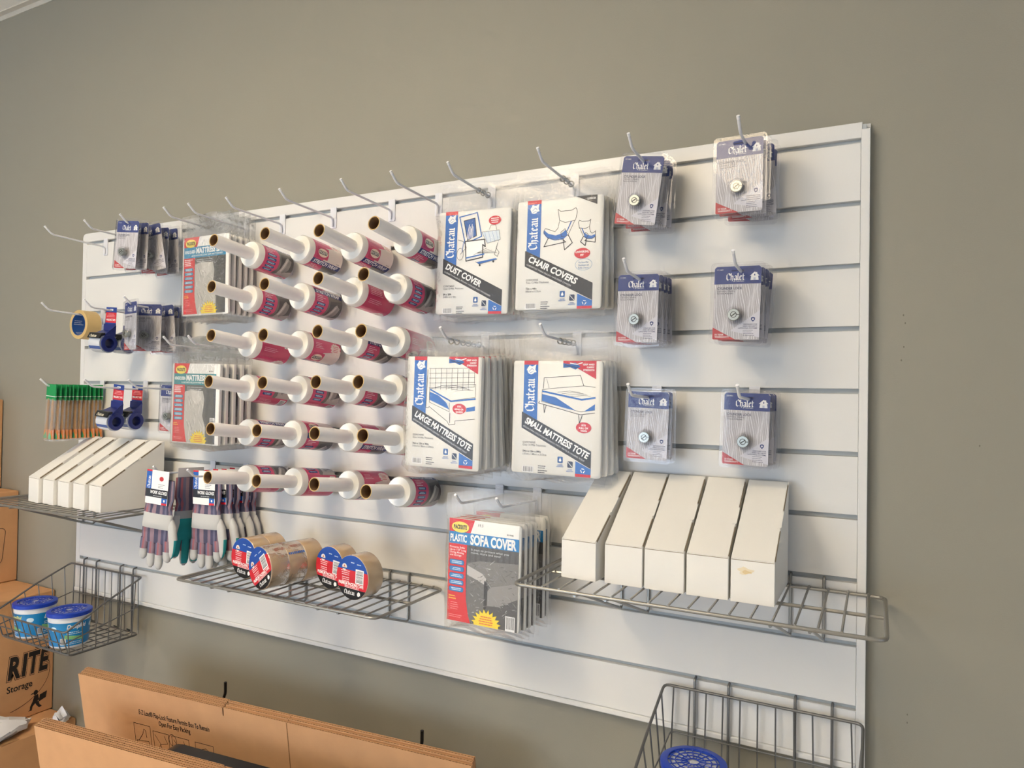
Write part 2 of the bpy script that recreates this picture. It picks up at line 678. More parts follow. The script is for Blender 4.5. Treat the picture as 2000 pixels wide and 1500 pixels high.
hook_arm, hook_roll = Kind(make_hook('arm')), Kind(make_hook('roll'))
HOOKS = [
    (0.107, 1, 'bare white hook at the far left of the top groove'),
    (0.309, 1, 'second bare white hook from the left in the top groove'),
    (0.479, 1, 'white hook in the top groove carrying the leftmost lock packs'),
    (0.669, 1, 'white hook left of the two holding the upper mattress bags'),
    (0.769, 1, 'white hook right of the two holding the upper mattress bags'),
    (0.915, 1, 'empty white hook above the first column of wrap rolls'),
    (1.104, 1, 'empty white hook above the second column of wrap rolls'),
    (1.301, 1, 'empty white hook above the third column of wrap rolls'),
    (1.447, 1, 'empty white hook above the fourth column of wrap rolls'),
    (1.600, 1, 'white hook in the top groove holding the dust cover bags'),
    (1.816, 1, 'white hook in the top groove holding the chair cover bags'),
    (2.008, 1, 'white hook in the top groove with lock packs, left of the rightmost'),
    (2.211, 1, 'rightmost white hook in the top groove, above the tallest lock stack'),
    (0.101, 3, 'white hook at the left end with the tan tape roll'),
    (0.318, 3, 'white hook carrying the upper pair of blue tape dispensers'),
    (0.506, 3, 'white hook carrying lock packs beside the upper tape dispensers'),
    (2.002, 3, 'white hook with lock packs, left in the middle of the three rows of locks'),
    (2.205, 3, 'white hook with lock packs, right in the middle of the three rows of locks'),
    (0.681, 4, 'white hook left of the two holding the lower mattress bags'),
    (0.781, 4, 'white hook right of the two holding the lower mattress bags'),
    (1.588, 4, 'white hook holding the large mattress tote bags'),
    (1.828, 4, 'white hook holding the small mattress tote bags'),
    (0.105, 5, 'white hook at the left end with the green topped sleeves'),
    (0.330, 5, 'white hook carrying the lower pair of blue tape dispensers'),
    (0.535, 5, 'white hook behind the lower mattress bags with two lock packs'),
    (2.014, 5, 'white hook with lock packs, left in the lowest of the three rows of locks'),
    (2.215, 5, 'white hook with lock packs, right in the lowest of the three rows of locks'),
    (0.650, 7, 'white hook carrying the left pair of work gloves'),
    (0.790, 7, 'white hook carrying the row of work gloves beside the wrap rolls'),
    (1.634, 7, 'white hook left of the two holding the sofa covers'),
    (1.734, 7, 'white hook right of the two holding the sofa covers'),
]
for x, g, lb in HOOKS:
    hook_arm.put((x, 0, G[g - 1]), (0, 0, 0), lb, 'white display hooks')

# ------------------------------------------------------------------ wire shelves
wire_m = mat('grey_wire_metal', (150, 148, 142), 0.34, 0.55, noise=0.05)


def make_shelf(n_wires):
    """origin at the back left corner, at the level of the wire tops; the bracket hooks 0.02 above"""
    W, D = 0.64, 0.272
    t = thing('wire_shelf', '', 'shelf')
    f = MB().tube(fillet([(0, -D, -0.006), (W, -D, -0.006), (W, -0.006, -0.006), (0, -0.006, -0.006)], 0.018, 4, True), 0.0036, 8, closed=True)
    f.build('rim', wire_m, t, 50)
    for k in range(n_wires):
        x = 0.028 + (W - 0.056) * k / (n_wires - 1)
        w = MB().tube([(x, -D - 0.002, -0.0024), (x, -0.004, -0.0024)], 0.0021, 6)
        w.build('cross_wire', wire_m, t, 50)
    MB().tube([(0.02, -0.135, -0.0085), (W - 0.004, -0.135, -0.0085)], 0.0034, 6).build('middle_rail', wire_m, t, 50)
    for xa in (0.13, 0.19, 0.475, 0.535):
        b = MB().tube(fillet([(xa, 0.0035, 0.0168), (xa, -0.0045, 0.0160), (xa, -0.0045, -0.098), (xa, -0.010, -0.101), (xa - 0.004, -D + 0.03, -0.0145), (xa - 0.004, -D + 0.004, -0.0118)], 0.006, 3), 0.0030, 6)
        b.build('bracket', wire_m, t, 50)
    return t


shelf = Kind(make_shelf(18))
SH_L, SH_M, SH_R = (-0.108, 0, 1.1385), (0.842, 0, 1.0185), (1.812, 0, 1.1385)
shelf.put(SH_M, (0, 0, 0), 'wire shelf holding the brown packing tape rolls', 'wire shelves on the panel')
shelf.put(SH_R, (0, 0, 0), 'wire shelf at the right holding five white slanted boxes', 'wire shelves on the panel')
shelf.put(SH_L, (0, 0, 0), 'wire shelf at the far left holding five white slanted boxes', 'wire shelves on the panel')

# ------------------------------------------------------------------ wire baskets
bask_m = mat('dark_grey_wire', (118, 117, 115), 0.35, 0.55, noise=0.05)


def make_basket():
    """origin: groove height at the left end; rim dips to the front"""
    W = 0.375
    zb, zt, zf, D = -0.205, -0.020, -0.128, 0.255
    yb = -0.015
    t = thing('wire_basket', '', 'basket')
    rim = [(0, yb, zt), (W, yb, zt), (W, yb - 0.115, zt - 0.046), (W, -D, zf), (0, -D, zf), (0, yb - 0.115, zt - 0.046)]
    MB().tube(fillet(rim, 0.012, 3, True), 0.0030, 8, closed=True).build('rim', bask_m, t, 50)
    ins = 0.014
    MB().tube(fillet([(ins, yb, -0.115), (W - ins, yb, -0.115), (W - ins, -D + 0.006, -0.165), (ins, -D + 0.006, -0.165)], 0.01, 3, True), 0.0018, 6, closed=True).build('middle_wire', bask_m, t, 50)
    MB().tube(fillet([(ins, yb, zb + 0.003), (W - ins, yb, zb + 0.003), (W - ins, -D + 0.022, zb + 0.003), (ins, -D + 0.022, zb + 0.003)], 0.01, 3, True), 0.0024, 6, closed=True).build('bottom_frame', bask_m, t, 50)
    n = 11
    for k in range(n):
        x = 0.02 + (W - 0.04) * k / (n - 1)
        xx = ins + (W - 2 * ins) * k / (n - 1)
        MB().tube(fillet([(x, yb, zt), (xx, yb, zb), (xx, -D + 0.022, zb), (x, -D, zf)], 0.012, 3), 0.0017, 6).build('upright_wire', bask_m, t, 50)
    for k in range(6):
        y = yb - 0.022 - (D - 0.06) * k / 5
        yt = yb - 0.022 - (D - 0.045) * k / 5
        zr = zt + (zf - zt) * (-yt + yb) / (D + yb)
        MB().tube(fillet([(0, yt, zr), (ins, y, zb), (W - ins, y, zb), (W, yt, zr)], 0.012, 3), 0.0017, 6).build('side_wire', bask_m, t, 50)
    for x in (0.062, 0.13, 0.256, 0.322):
        MB().tube(fillet([(x, 0.0035, 0.0012), (x, -0.0092, -0.0005), (x, -0.0092, zb + 0.055), (x, -0.0092, zb + 0.003), (x, -0.028, zb + 0.016)], 0.006, 3), 0.0027, 6).build('hanger_wire', bask_m, t, 50)
    return t


basket = Kind(make_basket())
BK_L, BK_R = (-0.022, 0, G[9] - 0.005), (2.042, 0, G[9] - 0.005)
basket.put(BK_L, (0, 0, 0), 'wire basket at the lower left with two blue lidded tubs', 'wire baskets on the lowest groove')
basket.put(BK_R, (0, 0, 0), 'wire basket at the lower right corner of the panel', 'wire baskets on the lowest groove')

# ------------------------------------------------------------------ stretch wrap rolls
film_m = mat('stretch_film_white', (238, 236, 230), 0.22, noise=0.015, nscale=90, coat=0.3)
core_m = mat('wrapped_core_tube', (236, 234, 234), 0.28, noise=0.03, nscale=60, coat=0.2)
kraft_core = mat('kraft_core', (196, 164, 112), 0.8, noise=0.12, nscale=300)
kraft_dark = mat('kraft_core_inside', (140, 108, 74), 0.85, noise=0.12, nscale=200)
RF, RC = 0.036, 0.0166
PINK, PINKD, BTN = (216, 72, 120), (198, 50, 100), (34, 84, 150)


def wrap_label():
    """unrolled label, mm: u from front to back, w downwards around the roll"""
    p = Pr()
    L = 104.0
    V = lambda w: -w
    R_ = lambda u0, w0, u1, w1, c, l=1: p.rect(u0, V(w1), u1, V(w0), c, l)
    R_(0, 0, L, 226, PINK, 1)
    # A: brand square, pale field, burst
    p.poly([(42, V(34)), (L, V(22)), (L, V(70)), (36, V(70))], (232, 222, 214), 2)
    p.greek(8, V(12), 34, 4, 1.3, 4, (240, 190, 205), 2, 3)
    p.rect(8, V(66), 50, V(36), PINKD, 3)
    p.ell(29, V(51), 18, 11, (244, 226, 206), 4)
    p.rect(14, V(55.5), 44, V(46.5), INKB, 5)
    p.text('PACKRITE', 29, V(54), 6.2, (236, 232, 220), 6, bold=0.03, width=27, center=True)
    p.star(84, V(18), 21, 16, 11, (244, 232, 224), 3, 0.76)
    p.greek(84, V(12), 26, 4, 1.5, 4.4, (206, 60, 84), 4, 5, True)
    p.text('SS-9010', 84, V(67), 2.6, INKB, 4)
    # blue band
    R_(0, 70, L, 84, (34, 52, 118), 3)
    p.text('STRETCH WRAP', 6, V(82), 10, (240, 240, 244), 4, bold=0.035, shear=0.22, width=88)
    # B: buttons and the grey photograph of wrapped furniture
    R_(46, 84, L, 160, (112, 106, 104), 2)
    p.poly([(46, V(84)), (52, V(100)), (52, V(140)), (44, V(160)), (30, V(160)), (30, V(84))], PINK, 3)
    p.greek(8, V(90), 30, 4, 1.6, 4.4, (248, 214, 224), 4, 8)
    for k in range(5):
        w = 106 + k * 10.4
        p.rrect(10, V(w + 7), 41, V(w), 2.6, (24, 40, 90), 4)
        p.rrect(10.8, V(w + 6.3), 40.2, V(w + 0.7), 2.2, BTN, 5)
        p.greek(25, V(w + 3.0), 24, 2, 1.2, 2.3, (206, 226, 244), 6, 20 + k, True)
    for a, b, c in ((96, 150, (84, 80, 80)), (104, 132, (70, 66, 68))):
        p.poly([(58, V(a)), (L, V(a - 8)), (L, V(b)), (60, V(b + 6))], c, 3)
    p.poly([(60, V(150)), (66, V(126)), (76, V(106)), (84, V(100)), (88, V(104)), (80, V(120)), (72, V(146)), (68, V(156))], (170, 166, 163), 4)
    p.poly([(65, V(142)), (70, V(124)), (79, V(108)), (82, V(108)), (74, V(126)), (69, V(144))], (206, 202, 198), 5)
    p.poly([(88, V(104)), (96, V(108)), (90, V(134)), (78, V(150)), (72, V(146)), (80, V(120))], (134, 130, 128), 4)
    p.poly([(62, V(150)), (L, V(136)), (L, V(160)), (56, V(160))], (176, 168, 164), 4)
    # C: small print and bar code
    R_(0, 160, L, 226, PINKD, 2)
    p.greek(10, V(170), 62, 5, 1.2, 4.4, (240, 180, 198), 3, 31)
    p.greek(10, V(200), 50, 3, 1.2, 4.4, (240, 180, 198), 3, 33)
    p.barcode(80, V(192), 20, 28, 4, 9, True)
    p.star(84, V(226 + 18), 21, 16, 11, (244, 232, 224), 3, 0.76, 10, 170)
    return p


def make_roll():
    """origin at the centre of the back end; axis along -y, front towards the room"""
    t = thing('stretch_wrap_roll', '', 'stretch wrap')
    LF, LT = 0.126, 0.243
    MB().lathe([(RC - 0.001, -0.001), (RF - 0.003, -0.0015), (RF, -0.004), (RF, -LF + 0.004), (RF - 0.0025, -LF), (RC - 0.001, -LF + 0.0008)], 40, cap0=False).build('film', film_m, t, 40)
    c = MB().lathe([(RC, 0.0), (RC, -LT + 0.0006), (RC - 0.0004, -LT)], 28)
    c = c.build('core_tube', core_m, t, 40)
    MB().lathe([(RC - 0.0004, -LT - 0.0001), (0.0142, -LT - 0.0002), (0.0140, -LT + 0.0016)], 28).build('core_rim', kraft_core, c, 40)
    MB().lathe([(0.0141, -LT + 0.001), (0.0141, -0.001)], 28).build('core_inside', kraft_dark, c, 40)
    rr0 = RF + 0.0002
    lab = wrap_label()

    def fm(u, v, o):
        th = v / 1000.0 / RF
        q = rr0 + o
        return Vector((q * math.cos(th), -LF + 0.019 + u / 1000.0, q * math.sin(th)))
    lab.build('label', t, fm, ink('label_film_print', 0.3, 0.35), cuts=[-k * 4.0 for k in range(0, 62)])
    return t


ROLL_TIPS = [[(0.945, 1.875), (1.122, 1.876), (1.293, 1.868), (1.450, 1.870)],
             [(0.941, 1.758), (1.124, 1.754), (1.293, 1.758), (1.424, 1.759)],
             [(0.943, 1.635), (1.123, 1.632), (1.294, 1.636), (1.420, 1.634)],
             [(0.938, 1.519), (1.124, 1.517), (1.292, 1.520), (1.415, 1.521)],
             [(0.948, 1.400), (1.109, 1.402), (1.291, 1.402), (1.430, 1.403)],
             [(0.942, 1.278), (1.111, 1.281), (1.293, 1.286), (1.442, 1.281)]]
ROLL_W = [[116, 50, 44, 54], [112, 98, 186, 118], [196, 20, 80, 22], [140, 128, 84, 118], [112, 76, 54, 112], [142, 182, 42, 120]]
ROWN = ['top', 'second', 'third', 'fourth', 'fifth', 'bottom']
COLN = ['leftmost', 'second from the left', 'third from the left', 'rightmost']
roll = make_roll()
first = True
rnd = random.Random(11)
for r in range(6):
    for c in range(4):
        tx, tz = ROLL_TIPS[r][c]
        o = roll if first else copy_tree(roll)
        first = False
        tilt, yaw = R(6.6), R(rnd.uniform(-1.2, 1.2))
        ax = Vector((math.sin(yaw), -math.cos(yaw) * math.cos(tilt), math.sin(tilt)))      # back -> front
        tip = Vector((tx, -0.262, tz))
        o.location = tip - ax * 0.243
        ph = ROLL_W[r][c] / 1000.0 / RF           # label height w that faces +x
        o.rotation_mode = 'QUATERNION'
        q = Vector((0, -1, 0)).rotation_difference(ax)
        o.rotation_quaternion = q @ Matrix.Rotation(-ph, 4, 'Y').to_quaternion()
        o['label'] = 'roll of white stretch wrap on a cardboard core, %s row, %s' % (ROWN[r], COLN[c])
        o['group'] = 'stretch wrap rolls'
        h = hook_roll.put((o.location.x + 0.0, 0, G[r + 1]), (0, 0, 0), 'white hook inside the core of the %s row, %s wrap roll' % (ROWN[r], COLN[c]), 'hooks inside the wrap rolls')
        h.location.x = tip.x - ax.x * 0.14

# ------------------------------------------------------------------ cylinder lock blister packs
shell_m = clear('blister_plastic', 0.030, 0.035, (0.975, 0.975, 0.985), ior=1.5, gain=0.5)
chrome = mat('lock_metal', (176, 180, 172), 0.32, 0.8)
CW, CH = 0.086, 0.139


def lock_print():
    p = Pr()
    W, H = CW, CH
    X = lambda u: (u - 0.5) * W
    Y = lambda v: -v * H
    p.poly([(a, b - H / 2) for a, b in rr(W, H, 0.004, 3)], (196, 192, 194), 1)
    rnd = random.Random(3)
    for k in range(34):                                       # wood grain lines
        u0 = -0.25 + k * 0.0375
        pts = []
        for j in range(9):
            v = 0.25 + 0.74 * j / 8
            u = u0 + 0.10 * (v - 0.25) + 0.018 * math.sin(j * 1.3 + k * 0.7) + 0.02 * math.sin(k * 0.5 + j * 0.5)
            if 0.02 < u < 0.98:
                pts.append((X(u), Y(v)))
        if len(pts) > 1:
            p.line(pts, 0.0005 + 0.0005 * (k % 3), (238, 236, 238), 2)
    p.poly([(X(0), Y(.24)), (X(1), Y(.24)), (X(1), Y(.03)), (X(.95), Y(0)), (X(.05), Y(0)), (X(0), Y(.03))], (52, 68, 132), 3)
    p.rrect(X(.36), Y(.068), X(.64), Y(.05), 0.001, (26, 34, 78), 4)
    p.text('CY-4601', X(.05), Y(.052), 0.0024, WHITE, 4)
    p.black('Chalet', X(.25), Y(.188), 0.0130, WHITE, 4, nib=0.13)
    p.text('BY CHATEAU', X(.42), Y(.212), 0.0022, WHITE, 4)
    hx, hy = X(.86), Y(.195)                                   # little house
    p.poly([(hx - .0075, hy), (hx + .0075, hy), (hx + .0062, hy + .008), (hx + .0088, hy + .008), (hx + .0045, hy + .0122), (hx + .0045, hy + .0148), (hx + .0025, hy + .0148), (hx + .0025, hy + .0138), (hx, hy + .016), (hx - .0088, hy + .008), (hx - .0062, hy + .008)], WHITE, 4)
    p.rect(hx - .002, hy, hx + .002, hy + .005, (200, 204, 222), 5)
    p.rect(hx - .001, hy + .0085, hx + .001, hy + .0115, (52, 68, 132), 5)
    p.text('CYLINDER LOCK', X(.07), Y(.315), 0.0046, (52, 58, 92), 4, bold=0.012, width=W * .54)
    p.text('Cerradura Cilindro', X(.07), Y(.347), 0.0029, (84, 84, 98), 4)
    p.text('Serrure A Barillet', X(.07), Y(.378), 0.0029, (84, 84, 98), 4)
    p.poly([(X(1), Y(.60)), (X(.38), Y(.88)), (X(1), Y(.97))], (226, 224, 230), 4)
    p.poly([(X(0), Y(.835)), (X(0), Y(.985)), (X(.02), Y(1)), (X(.5), Y(1))], (196, 66, 66), 4)
    p.text('10 YEAR', X(.05), Y(.945), 0.0033, (250, 238, 236), 5, bold=0.02)
    p.text('WARRANTY', X(.05), Y(.976), 0.0033, (250, 238, 236), 5, bold=0.02)
    sx, sy = X(.86), Y(.725)                                   # shield
    p.poly([(sx, sy + .0045), (sx + .0036, sy + .0032), (sx + .0034, sy - .001), (sx, sy - .0046), (sx - .0034, sy - .001), (sx - .0036, sy + .0032)], (40, 62, 122), 5)
    p.ell(sx, sy + .0003, .0019, .0019, (226, 224, 230), 6, 10)
    for k, s in enumerate(('DESIGNED FOR', 'HIGH SECURITY', 'LATCHING SYSTEMS')):
        wd = (.29, .30, .40)[k] * W
        p.text(s, X(.955) - wd, Y(.80 + .026 * k), 0.0023, (48, 56, 98), 5, bold=0.02, width=wd)
    p.greek(X(.66), Y(.875), W * .28, 4, 0.0010, 0.0033, (124, 124, 140), 5, 7)
    return p


def holed(outer, hole):
    """outline with a slot cut into it, as one polygon"""
    k = min(range(len(outer)), key=lambda i: (Vector(outer[i]) - Vector(hole[0])).length)
    h = list(reversed(hole))
    j = h.index(hole[0])
    h = h[j:] + h[:j + 1]
    return outer[:k + 1] + h + outer[k:]


def make_lock():
    """origin at the hang hole; the pack hangs below, its front towards -y"""
    t = thing('cylinder_lock_pack', '', 'lock')
    W, H, ztop = 0.100, 0.155, 0.017
    cz = ztop - H / 2
    slot = [(x, z) for x, z in rr(0.022, 0.008, 0.003, 2)]
    ct = cz + CH / 2
    card = MB()
    out = [(x, z + cz) for x, z in rr(CW, CH, 0.004, 3)]
    poly = holed(out, slot)
    card.face([(x, -0.0030, z) for x, z in poly])
    card.face([(x, -0.0024, z) for x, z in reversed(poly)])
    card.loft([[(x, -0.0024, z) for x, z in out], [(x, -0.0030, z) for x, z in out]], cap0=False, cap1=False)
    card = card.build('card', mat('white_card', (232, 230, 232), 0.6), t)
    pr = lock_print()
    pr.build('card_print', card, lambda u, v, o: Vector((u, -0.0031 - o, v + ct)), ink())
    s = MB()
    ring = lambda ins, y, r: [(x, y, z + cz) for x, z in rr(W - 2 * ins, H - 2 * ins, r, 4)]
    s.loft([ring(0, -0.0005, 0.008), ring(0.0, -0.0016, 0.008), ring(0.0006, -0.0022, 0.0078), ring(0.0034, -0.0022, 0.0068), ring(0.0042, -0.0070, 0.0062), ring(0.0056, -0.0082, 0.0052)], cap0=False, cap1=False)
    fo = [(x, z + cz) for x, z in rr(W - 0.0112, H - 0.0112, 0.0052, 4)]
    s.face([(x, -0.0082, z) for x, z in holed(fo, slot)])
    bo = [(x, z + cz) for x, z in rr(W, H, 0.008, 4)]
    s.face([(x, -0.0005, z) for x, z in holed(bo, slot)])
    lx, lz = -0.002, ct - 0.67 * CH
    s.lathe([(0.0170, -0.0083), (0.0160, -0.0150), (0.0145, -0.0165), (0.0135, -0.0200), (0.0120, -0.0212)], 24, center=(lx, lz), cap1=True)
    s.build('blister_shell', shell_m, t, 35)
    k = MB().lathe([(0.0085, -0.0034), (0.0085, -0.0130), (0.0112, -0.0132), (0.0112, -0.0182), (0.0104, -0.0192)], 24, center=(lx, lz), cap1=True).build('lock_cylinder', chrome, t, 40)
    kh = MB()
    dark = mat('keyhole_dark', (40, 36, 30), 0.6)
    kh.lathe([(0.0060, -0.0193), (0.0048, -0.01935)], 20, center=(lx, lz))
    kh.loft([[(lx + a * 0.80 - b * 0.6, y, lz + a * 0.6 + b * 0.80) for a, b in ((-.0052, -.0009), (.0052, -.0009), (.0052, .0009), (-.0052, .0009))] for y in (-0.0192, -0.01945)])
    kh.box(lx + 0.0052, lx + 0.0108, -0.0194, -0.0191, lz - 0.0006, lz + 0.0006)
    kh.build('keyway', dark, k)
    return t


lock = Kind(make_lock())


def lock_stack(x, g, where, packs):
    zz = G[g - 1] - 0.0205
    n = len(packs)
    names = ['front one', 'second one', 'third one', 'fourth one', 'rearmost one']
    for i, (d, rot, yaw, dx) in enumerate(packs):
        nm = names[i] if i < n - 1 or i == 0 else 'rearmost one'
        lock.put((x + dx, -d, zz + 0.0000), (0, R(rot), R(yaw)), 'blister packed cylinder lock, %s %s' % (nm, where), 'cylinder lock blister packs')


lock_stack(2.008, 1, 'on the left hook at the top right', [(0.098, 8, 0, 0), (0.062, 3, 2, 0.002), (0.036, 1, 3, 0.001)])
lock_stack(2.209, 1, 'on the rightmost hook of the top groove', [(0.118, 0.5, -2, -0.008), (0.094, 1, 0, -0.004), (0.066, -2, 2, 0.004), (0.040, 2.5, 3, 0.006)])
lock_stack(2.002, 3, 'in the middle row of locks, left', [(0.092, 1.5, 0, -0.003), (0.069, 0, 1, 0), (0.046, 0, 2, 0.002), (0.0232, -1, 2, 0.004)])
lock_stack(2.205, 3, 'in the middle row of locks, right', [(0.112, 1.5, -1, -0.006), (0.088, 1, 0, -0.002), (0.064, 1, 1, 0.001), (0.038, 4, 3, 0.004)])
lock_stack(2.014, 5, 'in the lowest row of locks, left', [(0.066, 1.8, 0, 0.002), (0.043, 0, 0, 0.003)])
lock_stack(2.215, 5, 'in the lowest row of locks, right', [(0.070, 1.6, -2, -0.003), (0.047, 0.5, 0, 0.001), (0.0238, 0, 0, 0.002)])
lock_stack(0.479, 1, 'at the far left above the tape dispensers', [(0.172, 5, 6, 0), (0.140, 2, 4, 0), (0.108, -10, 14, 0), (0.074, 2, 6, 0), (0.046, -4, 8, 0)])
lock_stack(0.506, 3, 'between the tape dispensers and mattress bags', [(0.176, 0, -14, 0), (0.122, 1, 22, 0), (0.078, -5, 14, 0), (0.052, 2, 5, 0), (0.028, 0, 4, 0)])
lock_stack(0.535, 5, 'behind the lower mattress bags', [(0.060, 2, 2, 0), (0.034, 1, 3, 0)])

# ------------------------------------------------------------------ bagged covers
film_bag = clear('polybag_film', 0.045, 0.10, (0.985, 0.985, 0.985), bump=0.35, bscale=38, ior=1.35, gain=0.35)
sheet_m = mat('folded_white_plastic', (240, 239, 234), 0.45, noise=0.015, nscale=30, bump=0.15, bscale=60)
steel = mat('steel_eyelet', (190, 188, 180), 0.25, 0.9)


def cover_print(title, sub, kind, dims, contains):
    """printed face of the bagged furniture covers: u right, v down, both 0..1"""
    p = Pr()
    W, H = 0.200, 0.245
    X = lambda u: (u - 0.5) * W
    Y = lambda v: -v * H
    T = lambda pts: [(X(u), Y(v)) for u, v in pts]
    BL = (20, 104, 190)
    p.poly(T([(.115, .0), (.285, .0), (.285, .55), (.115, .48)]), BL, 1)
    p.poly(T([(.115, .0), (.285, .0), (.285, .035), (.115, .035)]), (206, 24, 46), 2)
    p.black('Chateau', X(.245), Y(.455), 0.0215, WHITE, 2, rot=R(90), nib=0.13)
    hx, hy = X(.20), Y(.085)                                       # castle badge
    p.ell(hx, hy, .0088, .0090, WHITE, 2, 16)
    p.poly([(hx - .011, hy + .001), (hx - .004, hy + .011), (hx + .003, hy + .008), (hx + .012, hy + .013), (hx + .010, hy + .002), (hx + .013, hy - .004), (hx, hy - .006)], WHITE, 2)
    p.line([(hx - .005, hy - .003), (hx + .002, hy + .004), (hx + .007, hy)], .0009, BL, 3)
    p.line([(hx - .003, hy - .006), (hx + .005, hy - .003)], .0009, BL, 3)
    # diagonal title band
    p.poly(T([(.10, .455), (.92, .775), (.92, .925), (.10, .60)]), (30, 30, 34), 3)
    a = math.atan2(-.32 * H, .82 * W)
    n = len(title)
    wid = min(W * .82, n * W * .054)
    p.text(title, X(.135), Y(.553), 0.0135, WHITE, 4, rot=a, bold=0.035, shear=0.08, width=wid)
    p.text(sub, X(.12), Y(.588), 0.0036, (220, 220, 220), 4, rot=a, width=min(W * .80, len(sub) * W * .0155))
    p.poly(T([(.745, .865), (.92, .93), (.92, .965), (.745, .965)]), BL, 2)
    p.poly(T([(.745, .925), (.92, .925), (.92, .988), (.745, .988)]), BL, 2)
    p.rect(X(.745), Y(1.0), X(.92), Y(.975), (206, 24, 46), 3)
    cx, cy = X(.83), Y(.945)
    for k in range(3):
        q = R(90 + 120 * k)
        p.line([(cx + .0045 * math.cos(q - .7), cy + .0045 * math.sin(q - .7)), (cx + .0045 * math.cos(q + .5), cy + .0045 * math.sin(q + .5))], .0018, WHITE, 4)
    for (u, v, s, s2) in ((.57, .865, 'WATER', 'RESISTANT'), (.685, .90, 'STAIN', 'RESISTANT')):
        p.rrect(X(u) - .0062, Y(v) - .0068, X(u) + .0062, Y(v) + .0068, .002, (24, 90, 160) if s == 'WATER' else (22, 44, 78), 2)
        if s == 'WATER':
            p.poly([(X(u), Y(v) + .005), (X(u) + .003, Y(v) - .001), (X(u) + .002, Y(v) - .0035), (X(u) - .002, Y(v) - .0035), (X(u) - .003, Y(v) - .001)], WHITE, 3)
        else:
            p.line([(X(u) - .005, Y(v) + .005), (X(u) + .005, Y(v) - .005)], .0011, WHITE, 3)
        p.text(s, X(u), Y(v + .05), .0024, BL, 2, bold=.02, center=True)
        p.text(s2, X(u), Y(v + .064), .0024, BL, 2, bold=.02, center=True)
    g = (70, 70, 76)
    p.text('CONTAINS', X(.12), Y(.735), .0042, g, 2)
    p.text(contains, X(.12), Y(.760), .0042, g, 2)
    p.text(dims[0], X(.12), Y(.815), .0042, (40, 40, 44), 2, bold=.015)
    p.text(dims[1], X(.12), Y(.840), .0042, g, 2)
    p.barcode(X(.12), Y(.995), W * .135, H * .055, 3, 6)
    p.greek(X(.31), Y(.935), W * .13, 2, .0016, .0042, g, 2, 3)
    p.greek(X(.31), Y(.975), W * .13, 2, .0016, .0042, g, 2, 5)
    K, lw = (26, 26, 30), 0.0010
    P = lambda pts, c=K, w=lw, l=2: p.line(T(pts), w, c, l)
    if kind == 'chair':
        for ox, oy, s in ((.32, .10, 1.0), (.735, .215, .62)):
            Q = lambda pts: [(ox + u * s, oy + v * s) for u, v in pts]
            m = (lambda q: q) if s == 1.0 else (lambda q: [(2 * ox + .30 * s - u if False else u, v) for u, v in q])
            back = [(.17, .0), (.20, .02), (.33, .02), (.38, .0), (.40, .03), (.38, .11), (.26, .125), (.19, .10), (.17, .0)]
            seat = [(.02, .17), (.0, .20), (.06, .255), (.16, .275), (.26, .265), (.30, .235)]
            if s != 1.0:
                fl = lambda q: [(.40 - u, v) for u, v in q]
            else:
                fl = lambda q: q
            clip = lambda q: [(min(u, .935), v) for u, v in q]
            P(clip(Q(fl(back))))
            p.poly(T(clip(Q(fl([(.01, .18), (.06, .215), (.15, .235), (.22, .22), (.27, .19), (.29, .24), (.24, .275), (.14, .28), (.05, .255), (.0, .21)])))), BL, 2)
            P(clip(Q(fl([(.19, .11), (.175, .17), (.14, .20), (.06, .175), (.02, .165), (.0, .195), (.05, .25), (.15, .275), (.25, .268)]))))
            P(clip(Q(fl([(.37, .115), (.30, .235), (.27, .25), (.22, .25), (.21, .21), (.26, .18), (.29, .22)]))))
            P(clip(Q(fl([(.33, .12), (.285, .20)]))), BL, .0022)
            P(clip(Q(fl([(.06, .255), (.01, .33), (.27, .30), (.24, .275)]))), K, .0018)
            P(clip(Q(fl([(.24, .275), (.26, .37), (.35, .31), (.30, .24)]))), K, .0018)
        p.poly(T([(.70, .0), (.945, .0), (.945, .085)]), (30, 30, 34), 2)
        p.text('2-PACK', X(.83), Y(.038), .0042, WHITE, 3, bold=.02)
        p.ell(X(.79), Y(.51), .0185, .0115, (206, 24, 46), 4)
        p.text('UNIVERSAL', X(.79), Y(.505), .0044, WHITE, 5, bold=.03, center=True)
        p.text('FIT', X(.79), Y(.535), .0044, WHITE, 5, bold=.03, center=True)
        p.ring(X(.81), Y(.61), .0195, .0125, .0006, (90, 150, 200), 4)
        for k, s in enumerate(('Perfect For', 'Recliners &', 'Puffy Chairs')):
            p.text(s, X(.81), Y(.598 + .024 * k), .0036, (60, 120, 180), 5, center=True)
    elif kind == 'dust':
        P([(.31, .06), (.55, .03), (.62, .26), (.40, .32), (.31, .06)], BL, .0026)
        p.poly(T([(.37, .10), (.52, .08), (.55, .25), (.43, .29)]), (24, 92, 170), 2)
        P([(.37, .10), (.52, .08), (.55, .25), (.43, .29), (.37, .10)], K, .0016, 3)
        for k in range(5):
            P([(.42 + .02 * k, .28), (.45 + .012 * k, .14 + .02 * (k % 3))], WHITE, .0016, 3)
        p.poly(T([(.40, .30), (.66, .29), (.67, .36), (.64, .33), (.64, .44), (.42, .47), (.42, .36)]), WHITE, 3)
        P([(.40, .30), (.66, .29), (.675, .36), (.64, .34), (.645, .46), (.42, .49), (.40, .30)], K, .0026, 4)
        P([(.42, .46), (.66, .43)], BL, .0030, 5)
        for k in range(10):
            P([(.56, .42), (.52 + .035 * k, .375 + .012 * abs(k - 5))], K, .0006, 5)
        p.poly(T([(.62, .22), (.85, .21), (.87, .30), (.70, .33)]), (214, 226, 236), 4)
